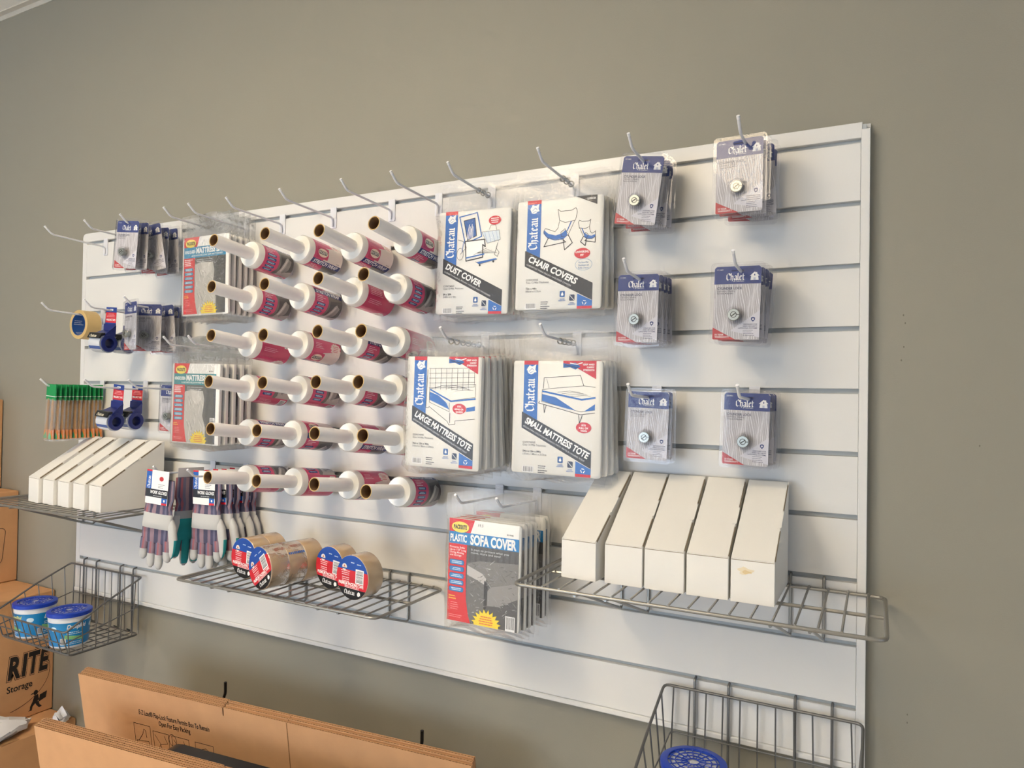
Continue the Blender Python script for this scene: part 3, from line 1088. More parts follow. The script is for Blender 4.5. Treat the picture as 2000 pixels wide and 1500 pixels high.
        P([(.62, .22), (.85, .21), (.87, .30), (.70, .33), (.62, .22)], K, .0007, 5)
        for k in range(4):
            P([(.66 + .05 * k, .22), (.70 + .05 * k, .32)], BL, .0005, 5)
        P([(.72, .20), (.74, .16), (.80, .16), (.82, .21)], K, .0008, 5)
        P([(.84, .33), (.82, .38), (.86, .42), (.84, .46), (.80, .44), (.83, .36)], K, .0010, 5)
        p.ring(X(.335), Y(.42), .009, .014, .0008, K, 4, 18)
        P([(.30, .28), (.38, .30), (.42, .36), (.34, .42)], K, .0009, 5)
        P([(.38, .30), (.36, .40)], BL, .0014, 5)
        p.poly(T([(.56, .505), (.82, .475), (.84, .485), (.60, .525)]), BL, 4)
        P([(.55, .50), (.60, .525), (.84, .485)], K, .0008, 5)
        p.ell(X(.61), Y(.535), .0026, .0026, K, 5, 10)
        p.ell(X(.79), Y(.505), .0026, .0026, K, 5, 10)
        p.ell(X(.79), Y(.115), .0165, .0105, (206, 24, 46), 4)
        p.greek(X(.79), Y(.10), .022, 3, .0018, .0046, WHITE, 5, 6, True)
    else:
        if kind == 'large':
            for k in range(9):
                P([(.335 + .072 * k, .11), (.335 + .072 * k, .30 if k < 8 else .27)], K, .0007)
            for k in range(5):
                P([(.32, .11 + .045 * k), (.92, .10 + .042 * k)], K, .0007)
            top = [(.335, .30), (.50, .265), (.93, .245), (.93, .36), (.62, .40), (.335, .30)]
            P(top, K, .0008)
            P([(.345, .305), (.62, .405), (.93, .375)], BL, .0034, 3)
            p.poly(T([(.335, .325), (.45, .355), (.56, .42), (.60, .48), (.52, .455), (.335, .40)]), BL, 2)
            P([(.33, .30), (.33, .42), (.60, .50), (.60, .42)], K, .0008)
            P([(.30, .12), (.285, .47), (.32, .475), (.33, .46), (.58, .59), (.60, .62), (.68, .61), (.68, .58), (.93, .555)], K, .0011)
            P([(.61, .51), (.61, .60)], K, .0016)
            p.poly(T([(.82, .46), (.93, .44), (.93, .48), (.82, .495)]), BL, 2)
            p.ell(X(.73), Y(.47), .0175, .0115, (206, 24, 46), 4)
            ls = ('FITS', 'KING OR', 'QUEEN')
            cc = (.73, .47)
        else:
            P([(.35, .245), (.36, .15), (.78, .125), (.82, .215)], K, .0011)
            P([(.39, .16), (.42, .24)], K, .0007)
            P([(.34, .255), (.55, .235), (.82, .215), (.95, .225)], K, .0009)
            P([(.345, .27), (.80, .335), (.95, .315)], BL, .0036, 3)
            P([(.34, .255), (.335, .36), (.79, .44), (.95, .42)], K, .0009)
            p.poly(T([(.34, .295), (.50, .32), (.66, .395), (.73, .43), (.60, .41), (.34, .355)]), BL, 2)
            p.poly(T([(.95, .37), (.95, .42), (.83, .435)]), BL, 2)
            P([(.31, .36), (.30, .375), (.79, .465), (.95, .445)], K, .0013)
            P([(.36, .39), (.37, .46), (.39, .395)], K, .0013)
            P([(.77, .47), (.78, .54), (.81, .47)], K, .0015)
            p.ell(X(.83), Y(.575), .0175, .0115, (206, 24, 46), 4)
            ls = ('FITS', 'FULL OR', 'TWIN')
            cc = (.83, .575)
        for k, s in enumerate(ls):
            p.text(s, X(cc[0]), Y(cc[1] - .012 + .024 * k), .0038, WHITE, 5, bold=.03, center=True)
        for k in range(4):
            P([(.52 + .05 * k, .275 + .012 * k), (.66 + .05 * k, .262 + .012 * k), (.78 + .04 * k, .272 + .01 * k)], K, .0006)
        p.poly(T([(.58, .0), (.955, .0), (.955, .155), (.74, .062), (.58, .045)]), (206, 24, 46), 2)
        p.poly(T([(.58, .02), (.66, .03), (.72, .015), (.78, .05), (.72, .075), (.66, .055), (.58, .06)]), (24, 92, 170), 3)
        P([(.66, .02), (.74, .03), (.80, .015)], WHITE, .002, 4)
        P([(.60, .035), (.68, .05), (.75, .06)], K, .0012, 4)
        for k, s in enumerate(('GRIP AND', 'CARRY', 'STRENGTH')):
            wd = (.130, .085, .125)[k] * W
            p.text(s, X(.935) - wd, Y(.038 + .024 * k), .0036, WHITE, 4, bold=.03, width=wd)
    return p


def red_print(title, band, top_line, kind):
    """printed insert of the red covers: u right, v down"""
    p = Pr()
    W, H = 0.172, 0.222
    X = lambda u: (u - 0.5) * W
    Y = lambda v: -v * H
    T = lambda pts: [(X(u), Y(v)) for u, v in pts]
    p.rect(X(0), Y(1), X(1), Y(0), (248, 247, 244), 1)
    rd = (222, 24, 34)
    p.poly(T([(0, 0), (.375, 0), (.315, .13), (0, .13)]), rd, 2)
    p.ell(X(.165), Y(.082), .0225, .0125, (60, 50, 20), 3)
    p.ell(X(.165), Y(.080), .0220, .0120, (246, 222, 84), 4)
    p.text('PACKRITE', X(.165), Y(.098), .0085, INKB, 5, bold=.045, width=.033, center=True)
    p.text('SS-9040' if kind == 'sofa' else 'MB-9010', X(.83), Y(.105), .0034, INKB, 3, bold=.02)
    if kind == 'sofa':
        p.text('19.5', X(.42), Y(.055), .0060, (60, 60, 70), 3, shear=.2)
    bt = .245 if kind == 'sofa' else .27
    p.rect(X(0), Y(bt), X(1), Y(.128), band, 3)
    if kind == 'sofa':
        p.text('PLASTIC', X(.02), Y(.222), .0150, WHITE, 4, bold=.035, width=.042)
        p.text('SOFA COVER', X(.315), Y(.232), .0200, WHITE, 4, bold=.045, width=.112)
    else:
        p.text('KING/QUEEN', X(.02), Y(.208), .0085, WHITE, 4, bold=.035, width=.044)
        p.text('MATTRESS BAG', X(.30), Y(.214), .0150, WHITE, 4, bold=.045, width=.115)
        p.text('ALSO FITS PILLOW-TOP MATTRESSES', X(.18), Y(.252), .0044, WHITE, 4, bold=.02, width=.128)
    # photograph
    p.rect(X(.25), Y(1), X(1), Y(bt), (88, 86, 84), 2)
    if kind == 'sofa':
        for k in range(9):
            p.rect(X(.30 + .08 * k), Y(.42), X(.33 + .08 * k), Y(bt), (74, 72, 70), 3)
        p.poly(T([(.28, .42), (.45, .385), (1, .36), (1, .55), (.62, .61), (.56, .545), (.28, .50)]), (126, 123, 120), 4)
        p.poly(T([(.28, .44), (.50, .50), (.56, .545), (.53, .60), (.30, .535), (.28, .53)]), (196, 193, 190), 5)
        p.poly(T([(.28, .53), (.53, .59), (.53, .93), (.28, 1.0)]), (112, 110, 107), 4)
        p.poly(T([(.62, .615), (1, .545), (1, .69), (.72, .80), (.58, .80), (.58, .66)]), (146, 143, 140), 5)
        p.poly(T([(.53, .56), (.58, .60), (.57, .82), (.53, .86)]), (52, 50, 48), 6)
        p.poly(T([(.58, .80), (.74, .79), (1, .69), (1, 1.0), (.56, 1.0)]), (84, 82, 80), 5)
        rr_ = random.Random(9)
        for k in range(120):
            u, v = rr_.uniform(.29, .97), rr_.uniform(.40, .95)
            d = rr_.uniform(.015, .075)
            g = rr_.choice((170, 205, 150, 140, 96, 72))
            s = rr_.uniform(-.8, .9)
            p.poly(T([(u, v), (min(.99, u + d), v + d * s), (min(.99, u + d * .95), v + d * s + .005), (u + .004, v + .004)]), (g, g - 2, g - 4), 7)
        p.text('It pays to protect what you', X(.33), Y(.292), .0048, (214, 214, 214), 6, width=.092)
        p.text('move, store and send', X(.33), Y(.322), .0048, (214, 214, 214), 6, width=.072)
    else:
        p.greek(X(.32), Y(.305), .095, 2, .0020, .0055, (190, 190, 190), 6, 3)
        p.poly(T([(.27, .36), (.42, .33), (.70, .345), (.74, .45), (.70, .66), (.78, .80), (.78, 1.0), (.27, 1.0)]), (196, 193, 186), 4)
        p.poly(T([(.42, .34), (.66, .35), (.68, .44), (.56, .52), (.46, .46)]), (214, 211, 204), 5)
        rr_ = random.Random(4)
        for k in range(16):
            u, v = rr_.uniform(.32, .66), rr_.uniform(.40, .92)
            g = rr_.choice((226, 176, 166, 232))
            p.poly(T([(u, v), (u + .05, v + rr_.uniform(.02, .1)), (u + .055, v + .05), (u + .012, v - .004)]), (g, g - 2, g - 6), 6)
        p.poly(T([(.80, bt), (1, bt), (1, 1), (.86, 1), (.76, .62)]), (70, 68, 66), 5)
    # red column
    p.poly(T([(0, bt), (.272, bt), (.262, .55), (.275, .78), (.31, .92), (.345, 1), (0, 1)]), rd, 8)
    for k, s in enumerate(('Protects Sofas', 'Up to 110" Long', 'During Moving', 'and Storage') if kind == 'sofa' else ('', '', '', '')):
        if s:
            p.text(s, X(.02), Y(.288 + .026 * k), .0042, (250, 236, 232), 9, bold=.012, width=.0062 * len(s) * .44)
    if kind != 'sofa':
        p.greek(X(.02), Y(.30), .034, 4, .0030, .0052, (250, 232, 228), 9, 2)
    nb = 5 if kind == 'sofa' else 6
    for k in range(nb):
        v = .40 + .066 * k if kind == 'sofa' else .40 + .056 * k
        hh = .0112 if kind == 'sofa' else .0088
        p.rrect(X(.02), Y(v) - hh, X(.235), Y(v), .0040, (20, 40, 90), 9)
        p.rrect(X(.025), Y(v) - hh + .0006, X(.230), Y(v) - .0006, .0036, (36, 128, 198) if kind == 'sofa' else (40, 150, 190), 10)
        p.greek(X(.128), Y(v) - hh * .42, .030, 2, .0017, .0033, (216, 236, 248), 11, 30 + k, True)
    p.greek(X(.02), Y(.765), .020, 2, .0026, .0052, (250, 190, 60), 9, 12)
    p.greek(X(.05), Y(.825), .026, 4, .0018, .0046, (240, 130, 130), 9, 14)
    p.greek(X(.03), Y(.945), .034, 2, .0016, .0040, (240, 130, 130), 9, 15)
    # burst and bar code
    bx = .57 if kind == 'sofa' else .62
    p.star(X(bx), Y(.985), .0375, .0345, 10, (40, 34, 20), 9, .74, 0, 180)
    p.star(X(bx), Y(.985), .0365, .0335, 10, (250, 220, 40), 10, .74, 0, 180)
    p.rect(X(bx) - .030, Y(1.0), X(bx) + .030, Y(.97), (250, 220, 40), 10)
    p.greek(X(bx), Y(.915), .038, 4, .0026, .0050, (228, 120, 50), 11, 18, True)
    if kind == 'sofa':
        p.barcode(X(.84), Y(1.0), .0225, .031, 10, 21)
    else:
        p.barcode(X(.88), Y(.80), .0190, .028, 10, 22, True)
    return p


def make_bag(name, cat, pr, W, H, drop, t, holes=(0.0,), fw=0.012, top=0.020, seed=1, inset=0.0, cx=0.0):
    """bagged cover: origin at the hang hole; folded sheet drop below it; clear bag around and above"""
    o = thing(name, '', cat)
    rnd = random.Random(seed)
    lo = lambda ins, y: [(x + cx, y, z - drop - H / 2) for x, z in rr(W - 2 * ins, H - 2 * ins, 0.006, 3)]
    body = MB().loft([lo(0.004, t / 2), lo(0, t / 2 - 0.003), lo(0, -t / 2 + 0.003), lo(0.003, -t / 2)])
    body = body.build('folded_sheet', sheet_m, o, 40)
    pr.build('printed_face', body, lambda u, v, q: Vector((u + cx, -t / 2 - 0.0003 - q, v - drop - inset)), ink('insert_print', 0.4))
    bw, zt, zb = W + 2 * fw, top, -drop - H - 0.016
    nx, nz = 15, 22
    ph = [(rnd.uniform(20, 70), rnd.uniform(15, 60), rnd.uniform(0, 6.28)) for _ in range(5)]
    f = MB()
    for side in (-1, 1):
        vs = []
        for j in range(nz + 1):
            z = zt + (zb - zt) * j / nz
            for i in range(nx + 1):
                x = -bw / 2 + bw * i / nx
                ix = max(0.0, min(1.0, (W / 2 + 0.010 - abs(x)) / 0.010))
                iz = max(0.0, min(1.0, (-drop + 0.012 - z) / 0.012, (z - (-drop - H - 0.012)) / 0.010))
                ins = ix * iz
                wr = sum(math.sin(a * x + b * z + c) for a, b, c in ph) * 0.0007
                edge = 0.0 if i in (0, nx) or j in (0, nz) else 1.0
                y = side * ((t / 2 + 0.0024) * ins + 0.0012 * edge + (0.0011 * math.sin(70 * x + side) + 0.0010) * (1 - ins) * edge) + wr * (1 - 0.9 * ins) * 1.5
                xe = x + (0.0022 * math.sin(z * 60 + seed) if i in (0, nx) else 0)
                ze = z + (0.0025 * math.sin(x * 70 + seed) if j in (0, nz) else 0)
                vs.append((xe + cx, y, ze))
        fs = []
        for j in range(nz):
            for i in range(nx):
                mx_ = cx - bw / 2 + bw * (i + .5) / nx
                czz = zt + (zb - zt) * (j + .5) / nz
                if any(abs(mx_ - h) <= bw / nx * .51 and abs(czz) <= (zt - zb) / nz * .51 for h in holes):
                    continue
                a = j * (nx + 1) + i
                fs.append((a, a + 1, a + nx + 2, a + nx + 1))
        f.raw(vs, fs)
    f.build('clear_bag', film_bag, o, 60)
    if len(holes) == 1:
        e = MB()
        e.tube([(0.0062 * math.cos(a), -0.0035, 0.0062 * math.sin(a) - 0.001) for a in [2 * math.pi * k / 18 for k in range(18)]], 0.0014, 6, closed=True)
        e.build('eyelet', steel, o, 60)
    return o


def bag_stack(kind, x, g, items, what, group):
    zz = G[g - 1] - 0.0235
    nm = ['front', 'second', 'third', 'fourth', 'fifth', 'sixth', 'seventh']
    for i, (d, rot, yaw, dx, dz) in enumerate(items):
        w = nm[i] if i < len(items) - 1 or i == 0 else 'rearmost'
        kind.put((x + dx, -d, zz + dz), (0, R(rot), R(yaw)), 'bagged %s, %s in its stack' % (what, w), group)


k_dust = Kind(make_bag('dust_cover_bag', 'cover bag', cover_print('DUST COVER', 'CUBIERTA PARA EL POLVO / HOUSSE ANTI POUSSIERE', 'dust', ('8ft x 20ft', '2.43m x 6.10m'), 'One / 2 Mils Thickness'), 0.196, 0.245, 0.046, 0.011, fw=0.008, seed=1, cx=-0.010))
k_chair = Kind(make_bag('chair_cover_bag', 'cover bag', cover_print('CHAIR COVERS', 'CUBIERTAS PARA SILLAS / HOUSSES CHAISES', 'chair', ('72in x 44in', '183cm x 112cm'), 'Two / 2 Mils Thickness'), 0.206, 0.245, 0.044, 0.012, fw=0.008, seed=2, cx=-0.006))
k_large = Kind(make_bag('mattress_tote_bag', 'cover bag', cover_print('LARGE MATTRESS TOTE', 'BOLSA PARA COLCHON GRANDE / GRAND MATELAS FOURRE TOUT', 'large', ('76in x 15in x 90in', '193cm x 38cm x 229cm'), 'One / 4 Mils Thickness'), 0.196, 0.250, 0.036, 0.017, seed=3, cx=-0.016))
k_small = Kind(make_bag('mattress_tote_bag', 'cover bag', cover_print('SMALL MATTRESS TOTE', 'BOLSA PARA COLCHON PEQUENO / PETIT MATELAS FOURRE TOUT', 'small', ('54in x 15in x 84in', '137cm x 38cm x 213cm'), 'One / 4 Mils Thickness'), 0.208, 0.246, 0.044, 0.014, seed=4, cx=-0.006))
k_sofa = Kind(make_bag('sofa_cover_bag', 'cover bag', red_print('', (18, 128, 196), '', 'sofa'), 0.178, 0.224, 0.040, 0.011, holes=(-0.05, 0.05), fw=0.007, top=0.016, seed=5))
k_mat1 = Kind(make_bag('mattress_bag', 'cover bag', red_print('', (26, 140, 186), '', 'mattress'), 0.190, 0.226, 0.036, 0.012, holes=(-0.05, 0.05), fw=0.010, top=0.030, seed=6))
k_mat2 = Kind(make_bag('mattress_bag', 'cover bag', red_print('', (22, 140, 150), '', 'mattress'), 0.194, 0.226, 0.046, 0.014, holes=(-0.05, 0.05), fw=0.010, top=0.030, seed=7))
bag_stack(k_dust, 1.600, 1, [(0.061, 1.6, 0, 0, 0), (0.040, 0.6, 0, 0, 0), (0.019, -0.6, 0, 0.001, 0)], 'white dust cover', 'dust cover bags')
bag_stack(k_chair, 1.816, 1, [(0.065, 1.0, 0, 0, 0), (0.043, -0.6, 0, 0, 0), (0.021, -1.4, 0, 0.001, 0)], 'chair covers with a drawing of two armchairs', 'chair cover bags')
bag_stack(k_large, 1.588, 4, [(0.152, 1.0, 0, 0, 0), (0.127, -0.5, 0, 0, 0), (0.102, -1.8, 0, 0.001, 0), (0.077, -3.2, 0, 0, 0), (0.052, -2.4, 0, 0.001, 0), (0.027, -2.0, 0, 0.001, 0)], 'large mattress tote with a drawing of a wide bed', 'large mattress tote bags')
bag_stack(k_small, 1.828, 4, [(0.094, 0.6, 0, 0, 0), (0.071, -0.8, 0, 0, 0), (0.048, -1.6, 0, 0.001, 0), (0.025, -2.0, 0, 0.001, 0)], 'small mattress tote with a drawing of a narrow bed', 'small mattress tote bags')
bag_stack(k_sofa, 1.684, 7, [(0.168, 0.8, 0, 0.006, .009), (0.149, 0, 0, 0.008, .009), (0.130, 0, 0, 0.010, .009), (0.111, 0, 0, 0.012, .009), (0.056, 0, 0, 0.008, .009), (0.036, 0, 0, 0.008, .009)], 'plastic sofa cover with a red and blue insert', 'sofa cover bags')
bag_stack(k_mat1, 0.719, 1, [(0.103, -0.5, 0, 0.006, -0.004), (0.082, 0, 0, 0.004, -0.004), (0.061, 0, 0, 0.004, -0.004), (0.040, 0, 0, 0.004, -0.004), (0.019, 0, 0, 0.004, -0.004)], 'upper mattress bag with a blue title band', 'upper mattress bags')
bag_stack(k_mat2, 0.731, 4, [(0.132, 0.8, 0, 0.004, 0), (0.110, 0, 0, 0.002, 0), (0.086, 0, 0, 0.004, 0), (0.060, 0, 0, 0.006, 0), (0.034, 0, 0, 0.006, 0)], 'lower mattress bag with a teal title band', 'lower mattress bags')

# ------------------------------------------------------------------ work gloves
cloth = ink('glove_cloth_and_leather', 0.85, bump=0.25, bscale=500)
GREY, GREY2, TEAL = (200, 200, 198), (170, 172, 176), (34, 148, 152)
STR = [(158, 96, 108), (112, 110, 136), (140, 120, 136), (84, 84, 112), (164, 104, 112), (124, 122, 140), (78, 78, 102), (150, 126, 138)]


def glove_print():
    p = Pr()
    W, H = 0.078, 0.094
    X = lambda u: (u - .5) * W
    Y = lambda v: .014 - v * H
    p.rect(X(0), Y(1), X(1), Y(0), (246, 245, 242), 1)
    p.rect(X(0), Y(.62), X(.24), Y(0), (22, 92, 180), 2)
    p.rect(X(0), Y(.05), X(.24), Y(0), RED, 3)
    p.black('Chateau', X(.185), Y(.545), .0100, WHITE, 3, rot=R(90), nib=.13)
    p.rect(X(0), Y(.80), X(1), Y(.56), (28, 28, 32), 4)
    p.text('WORK GLOVES', X(.20), Y(.695), .0085, WHITE, 5, bold=.03, shear=.1, width=W * .76)
    p.greek(X(.36), Y(.765), W * .55, 1, .0018, .003, (190, 190, 190), 5, 3)
    p.ell(X(.68), Y(.24), .0075, .0065, (200, 40, 40), 3)
    p.greek(X(.55), Y(.42), W * .34, 3, .0014, .0042, (130, 130, 136), 3, 5)
    p.rect(X(.74), Y(1), X(.98), Y(.80), (22, 92, 180), 2)
    p.rect(X(.74), Y(1), X(.98), Y(.94), RED, 3)
    p.ell(X(.86), Y(.875), .0030, .0036, WHITE, 3, 8)
    return p


def make_glove():
    """hangs fingers down from the origin; back of the hand towards -y"""
    t = thing('work_glove', '', 'glove')

    def ring(z, w, d, n=32, x0=0.0, k=2.6, y0=0.0, ruff=0.0):
        out = []
        for j in range(n):
            a = 2 * math.pi * j / n
            c, s = math.cos(a), math.sin(a)
            q = 1 + ruff * math.sin(11 * a + z * 300)
            out.append((x0 + w * math.copysign(abs(c) ** (2 / k), c) * q, y0 + d * math.copysign(abs(s) ** (2 / k), s) * q, z))
        return out

    def stripes(k, j):
        return STR[(j * 5 // 4 + (3 if j % 3 else 0)) % 8] 
    cuff = [ring(-.012, .050, .007, ruff=.01), ring(-.040, .051, .0078), ring(-.066, .051, .008), ring(-.074, .047, .0078, ruff=.05), ring(-.086, .045, .0078, ruff=.07), ring(-.098, .047, .009, ruff=.05), ring(-.108, .049, .010)]
    MB().loft(cuff, cap1=False, cap0=False, cols=stripes).build('cuff', cloth, t, 60)
    hand = [ring(-.106, .0495, .0100), ring(-.128, .051, .0105), ring(-.148, .052, .0108), ring(-.1485, .051, .0100), ring(-.168, .051, .0098), ring(-.186, .050, .0090), ring(-.190, .046, .006)]

    def hcol(k, j):
        if j < 16 and j not in (0, 15):
            return TEAL if k >= 1 else GREY2
        if k <= 1:
            return GREY
        return stripes(k, j)
    MB().loft(hand, cap0=False, cols=hcol).build('hand', cloth, t, 60)
    for x, L, sp in ((-.0390, .062, -.08), (-.0130, .082, -.02), (.0130, .084, .02), (.0385, .060, .08)):
        lo = []
        n = 16
        for q, wq in ((0, .0128), (.25, .0132), (.5, .0130), (.505, .0126), (.78, .0124), (.92, .0098), (1.0, .0040)):
            lo.append(ring(-.178 - L * q, wq, wq * .70, n, x + sp * L * q, 2.2))

        def fcol(k, j):
            if j < n // 2 and j not in (0, n // 2 - 1):
                return TEAL if k < 5 else GREY2
            return GREY if k >= 2 else STR[(j * 3) % 8]
        MB().loft(lo, cap0=False, cols=fcol).build('finger', cloth, t, 60)
    lo = []
    for q, wq in ((0, .010), (.2, .0150), (.5, .0140), (.8, .0115), (.93, .008), (1, .003)):
        lo.append(ring(-.118 - .110 * q, wq, wq * .62, 16, .041 + .016 * math.sin(q * 2.4), 2.2, .002))
    MB().loft(lo, cols=lambda k, j: TEAL if (k > 1 and (j < 9 or j > 13)) else GREY).build('thumb', cloth, t, 60)
    c = MB().box(-.039, .039, -.0114, -.0108, -.080, .014).build('header_card', mat('white_card'), t)
    glove_print().build('card_print', c, lambda u, v, o: Vector((u, -.0115 - o, v)), ink())
    return t


glove = Kind(make_glove())
GZ = G[6] - 0.022
for i, (x, d, rot, yaw, lb) in enumerate([
        (0.664, 0.186, 4, 8, 'striped work glove facing the room, leftmost, its header card tilted'),
        (0.684, 0.098, -2, -98, 'work glove turned sideways so its teal palm shows beside the leftmost glove'),
        (0.772, 0.122, 0, 6, 'striped work glove with a straight card, front of the right hand row'),
        (0.786, 0.0975, -2, 6, 'second work glove behind the straight header card'),
        (0.792, 0.073, 1, 6, 'third work glove behind the straight header card'),
        (0.798, 0.0485, -1, 6, 'fourth work glove behind the straight header card'),
        (0.803, 0.024, 1, 6, 'rearmost work glove of the row, next to the panel')]):
    glove.put((x, -d, GZ), (0, R(rot), R(yaw)), lb, 'striped work gloves')

# ------------------------------------------------------------------ tape dispensers
blue_pl = mat('dark_blue_plastic', (26, 38, 112), 0.35)
blk_pl = mat('black_plastic', (24, 24, 26), 0.4)
clear_tape = ink('clear_tape_print', 0.2, 0.4)


def make_dispenser():
    t = thing('tape_dispenser', '', 'tape dispenser')
    c = MB().box(-.0235, .0235, -.0005, 0, -.046, .012).build('header_card', mat('white_card'), t)
    p = Pr()
    p.rect(-.0235, -.046, .0235, .012, (30, 62, 140), 1)
    p.rect(-.0235, -.036, .0235, -.004, (206, 38, 48), 2)
    p.greek(0, -.010, .036, 3, .0018, .0042, (240, 170, 170), 3, 4, True)
    p.text('MAILING TAPE', 0, -.030, .0062, WHITE, 3, bold=.03, width=.040, center=True)
    p.rrect(-.008, .001, .008, .007, .002, (214, 220, 232), 2)
    p.build('card_print', c, lambda u, v, o: Vector((u, -.0006 - o, v)), ink())
    # body: back strap, side plate with hub ring
    b = MB()
    b.box(-.025, .025, -.0045, -.001, -.075, -.040)
    b.loft([[(x, y, z) for y, z in ((-.002, -.044), (-.010, -.050), (-.034, -.072), (-.038, -.080), (-.028, -.084), (-.002, -.078))] for x in (.0255, .0280)])
    b.loft([[(x, y, z) for y, z in ((-.006, -.060), (-.040, -.074), (-.043, -.079), (-.006, -.068))] for x in (-.025, .0255)])
    b.build('body', blue_pl, t)
    ry, rz = -.022, -.1005
    tp = MB().lathe([(.0215, -.0245), (.0300, -.0245), (.0300, .0245), (.0215, .0245)], 36, 'x', cols=lambda k, j: ((206, 210, 218) if (j // 2) % 5 else (70, 96, 160)) if k == 1 else (196, 202, 212), center=(ry, rz))
    tp.build('tape_roll', clear_tape, t, 40)
    MB().lathe([(.0150, -.024), (.0150, .0300), (.0260, .0300), (.0262, .0262), (.0212, .0258), (.0210, -.024)], 32, 'x', center=(ry, rz)).build('hub_ring', blue_pl, t, 40)
    n = MB()
    n.loft([[(x, y, z) for y, z in ((-.036, -.0695), (-.048, -.0710), (-.0560, -.0870), (-.0520, -.0875), (-.0440, -.0760), (-.034, -.0760))] for x in (-.0262, .0262)])
    n = n.build('cutter_mouth', blk_pl, t)
    p = Pr()
    p.black('Chateau', -.019, .0035, .0090, (240, 232, 206), 1, nib=.14)
    d = Vector((0, .008, .016)).normalized()
    nrm = Vector((0, -.016, .008)).normalized()
    p.build('mouth_print', n, lambda u, v, o: Vector((u, -.0560, -.0870)) + d * v + nrm * (.0004 + o), ink())
    return t


disp = Kind(make_dispenser())
for x, g, d, rot, yaw, lb in ((.318, 3, .114, 4, 4, 'blue tape dispenser with red card, front one on the upper hook'),
                              (.318, 3, .050, 3, 4, 'blue tape dispenser with red card, rear one on the upper hook beside the lock packs'),
                              (.330, 5, .092, 5, 4, 'blue tape dispenser with red card, left one of the lower pair'),
                              (.330, 5, .029, 3, 4, 'blue tape dispenser with red card, right one of the lower pair')):
    disp.put((x, -d, G[g - 1] - .0235), (0, R(rot), R(yaw)), lb, 'blue tape dispensers')

# tan tape roll on the upper left hook
t = thing('tape_roll', 'tan tape roll with a blue printed core on the far left hook', 'tape', (.101, -.060, G[2] - .0555))
MB().lathe([(.036, -.024), (.0475, -.024), (.0475, .024), (.036, .024)], 44).build('tape', mat('tan_tape', (206, 176, 118), .4, noise=.05), t, 40)
MB().lathe([(.0360, -.0245), (.0345, -.0245), (.0345, .0245), (.0360, .0245)], 44).build('core', mat('blue_core', (30, 84, 156), .5), t, 40)
p = Pr()
for k in range(5):
    p.greek(-.018, .02 + .042 * k, .036, 3, .0022, .006, (220, 228, 238), 1, 40 + k)
p.build('core_print', t, lambda u, v, o: Vector(((.0343 - o) * math.cos(v / .0343), u, (.0343 - o) * math.sin(v / .0343))), ink(), cuts=[k * .003 for k in range(80)])

# ------------------------------------------------------------------ green topped sleeves
sleeve_m = clear('sleeve_film', 0.12, 0.12, (0.98, 0.98, 0.97), bump=.4, bscale=80, ior=1.35, gain=0.35)


def make_sleeve():
    t = thing('tool_sleeve', '', 'hand tool')
    c = MB()
    c.box(-.024, .024, -.0016, .0016, -.040, .010)
    c.build('header_card', mat('green_card', (24, 142, 78), .5, noise=.1, nscale=80), t)
    MB().box(-.0245, .0245, -.0019, .0019, -.029, -.0265).build('staple_strip', mat('pale_strip', (214, 226, 214), .5), t)
    h = MB()
    for x in (-.011, .011):
        h.lathe([(.0020, -.034), (.0042, -.050), (.0036, -.100), (.0050, -.128), (.0052, -.140)], 10, 'z', center=(x, 0), cap0=True, cap1=True)
    h.build('handle', mat('amber_wood', (176, 122, 44), .4, noise=.2, nscale=60), t, 50)
    b = MB()
    for x in (-.011, .011):
        b.loft([[(x + a * w, y * .004, z) for a, y in ((-1, -1), (1, -1), (1, 1), (-1, 1))] for w, z in ((.0066, -.134), (.0088, -.150), (.0092, -.163))])
    b.build('orange_end', mat('orange_plastic', (232, 132, 36), .45, noise=.1), t)
    g = MB()
    for x in (-.011, .011):
        g.loft([[(x + a * w, y * .0046, z) for a, y in ((-1, -1), (1, -1), (1, 1), (-1, 1))] for w, z in ((.0012, -.142), (.0076, -.153), (.0080, -.162))])
    g.build('green_tip', mat('green_pad', (70, 170, 118), .6), t)
    s = MB()
    for sd in (-1, 1):
        vs = []
        for j in range(9):
            z = -.036 - .134 * j / 8
            for i in range(5):
                x = -.025 + .05 * i / 4
                vs.append((x, sd * (.0005 if i in (0, 4) else .0056 + .0008 * math.sin(j * 2.1 + i)), z))
        s.raw(vs, [(j * 5 + i, j * 5 + i + 1, j * 5 + i + 6, j * 5 + i + 5) for j in range(8) for i in range(4)])
    s.build('clear_sleeve', sleeve_m, t, 60)
    return t


slv = Kind(make_sleeve())
rnd = random.Random(8)
ordn = ['front', 'second', 'third', 'fourth', 'fifth', 'sixth', 'seventh', 'eighth', 'ninth', 'tenth', 'eleventh', 'rearmost']
for k in range(12):
    slv.put((.105 + .012 * (1 - k / 11) + rnd.uniform(-.002, .002), -.172 + .0142 * k, G[4] - .0235), (0, R(3.0 - .3 * k + rnd.uniform(-1, 1)), R(rnd.uniform(0, 9))),
            'green topped clear sleeve with orange tipped tools, %s of the row' % ordn[k], 'green topped tool sleeves')

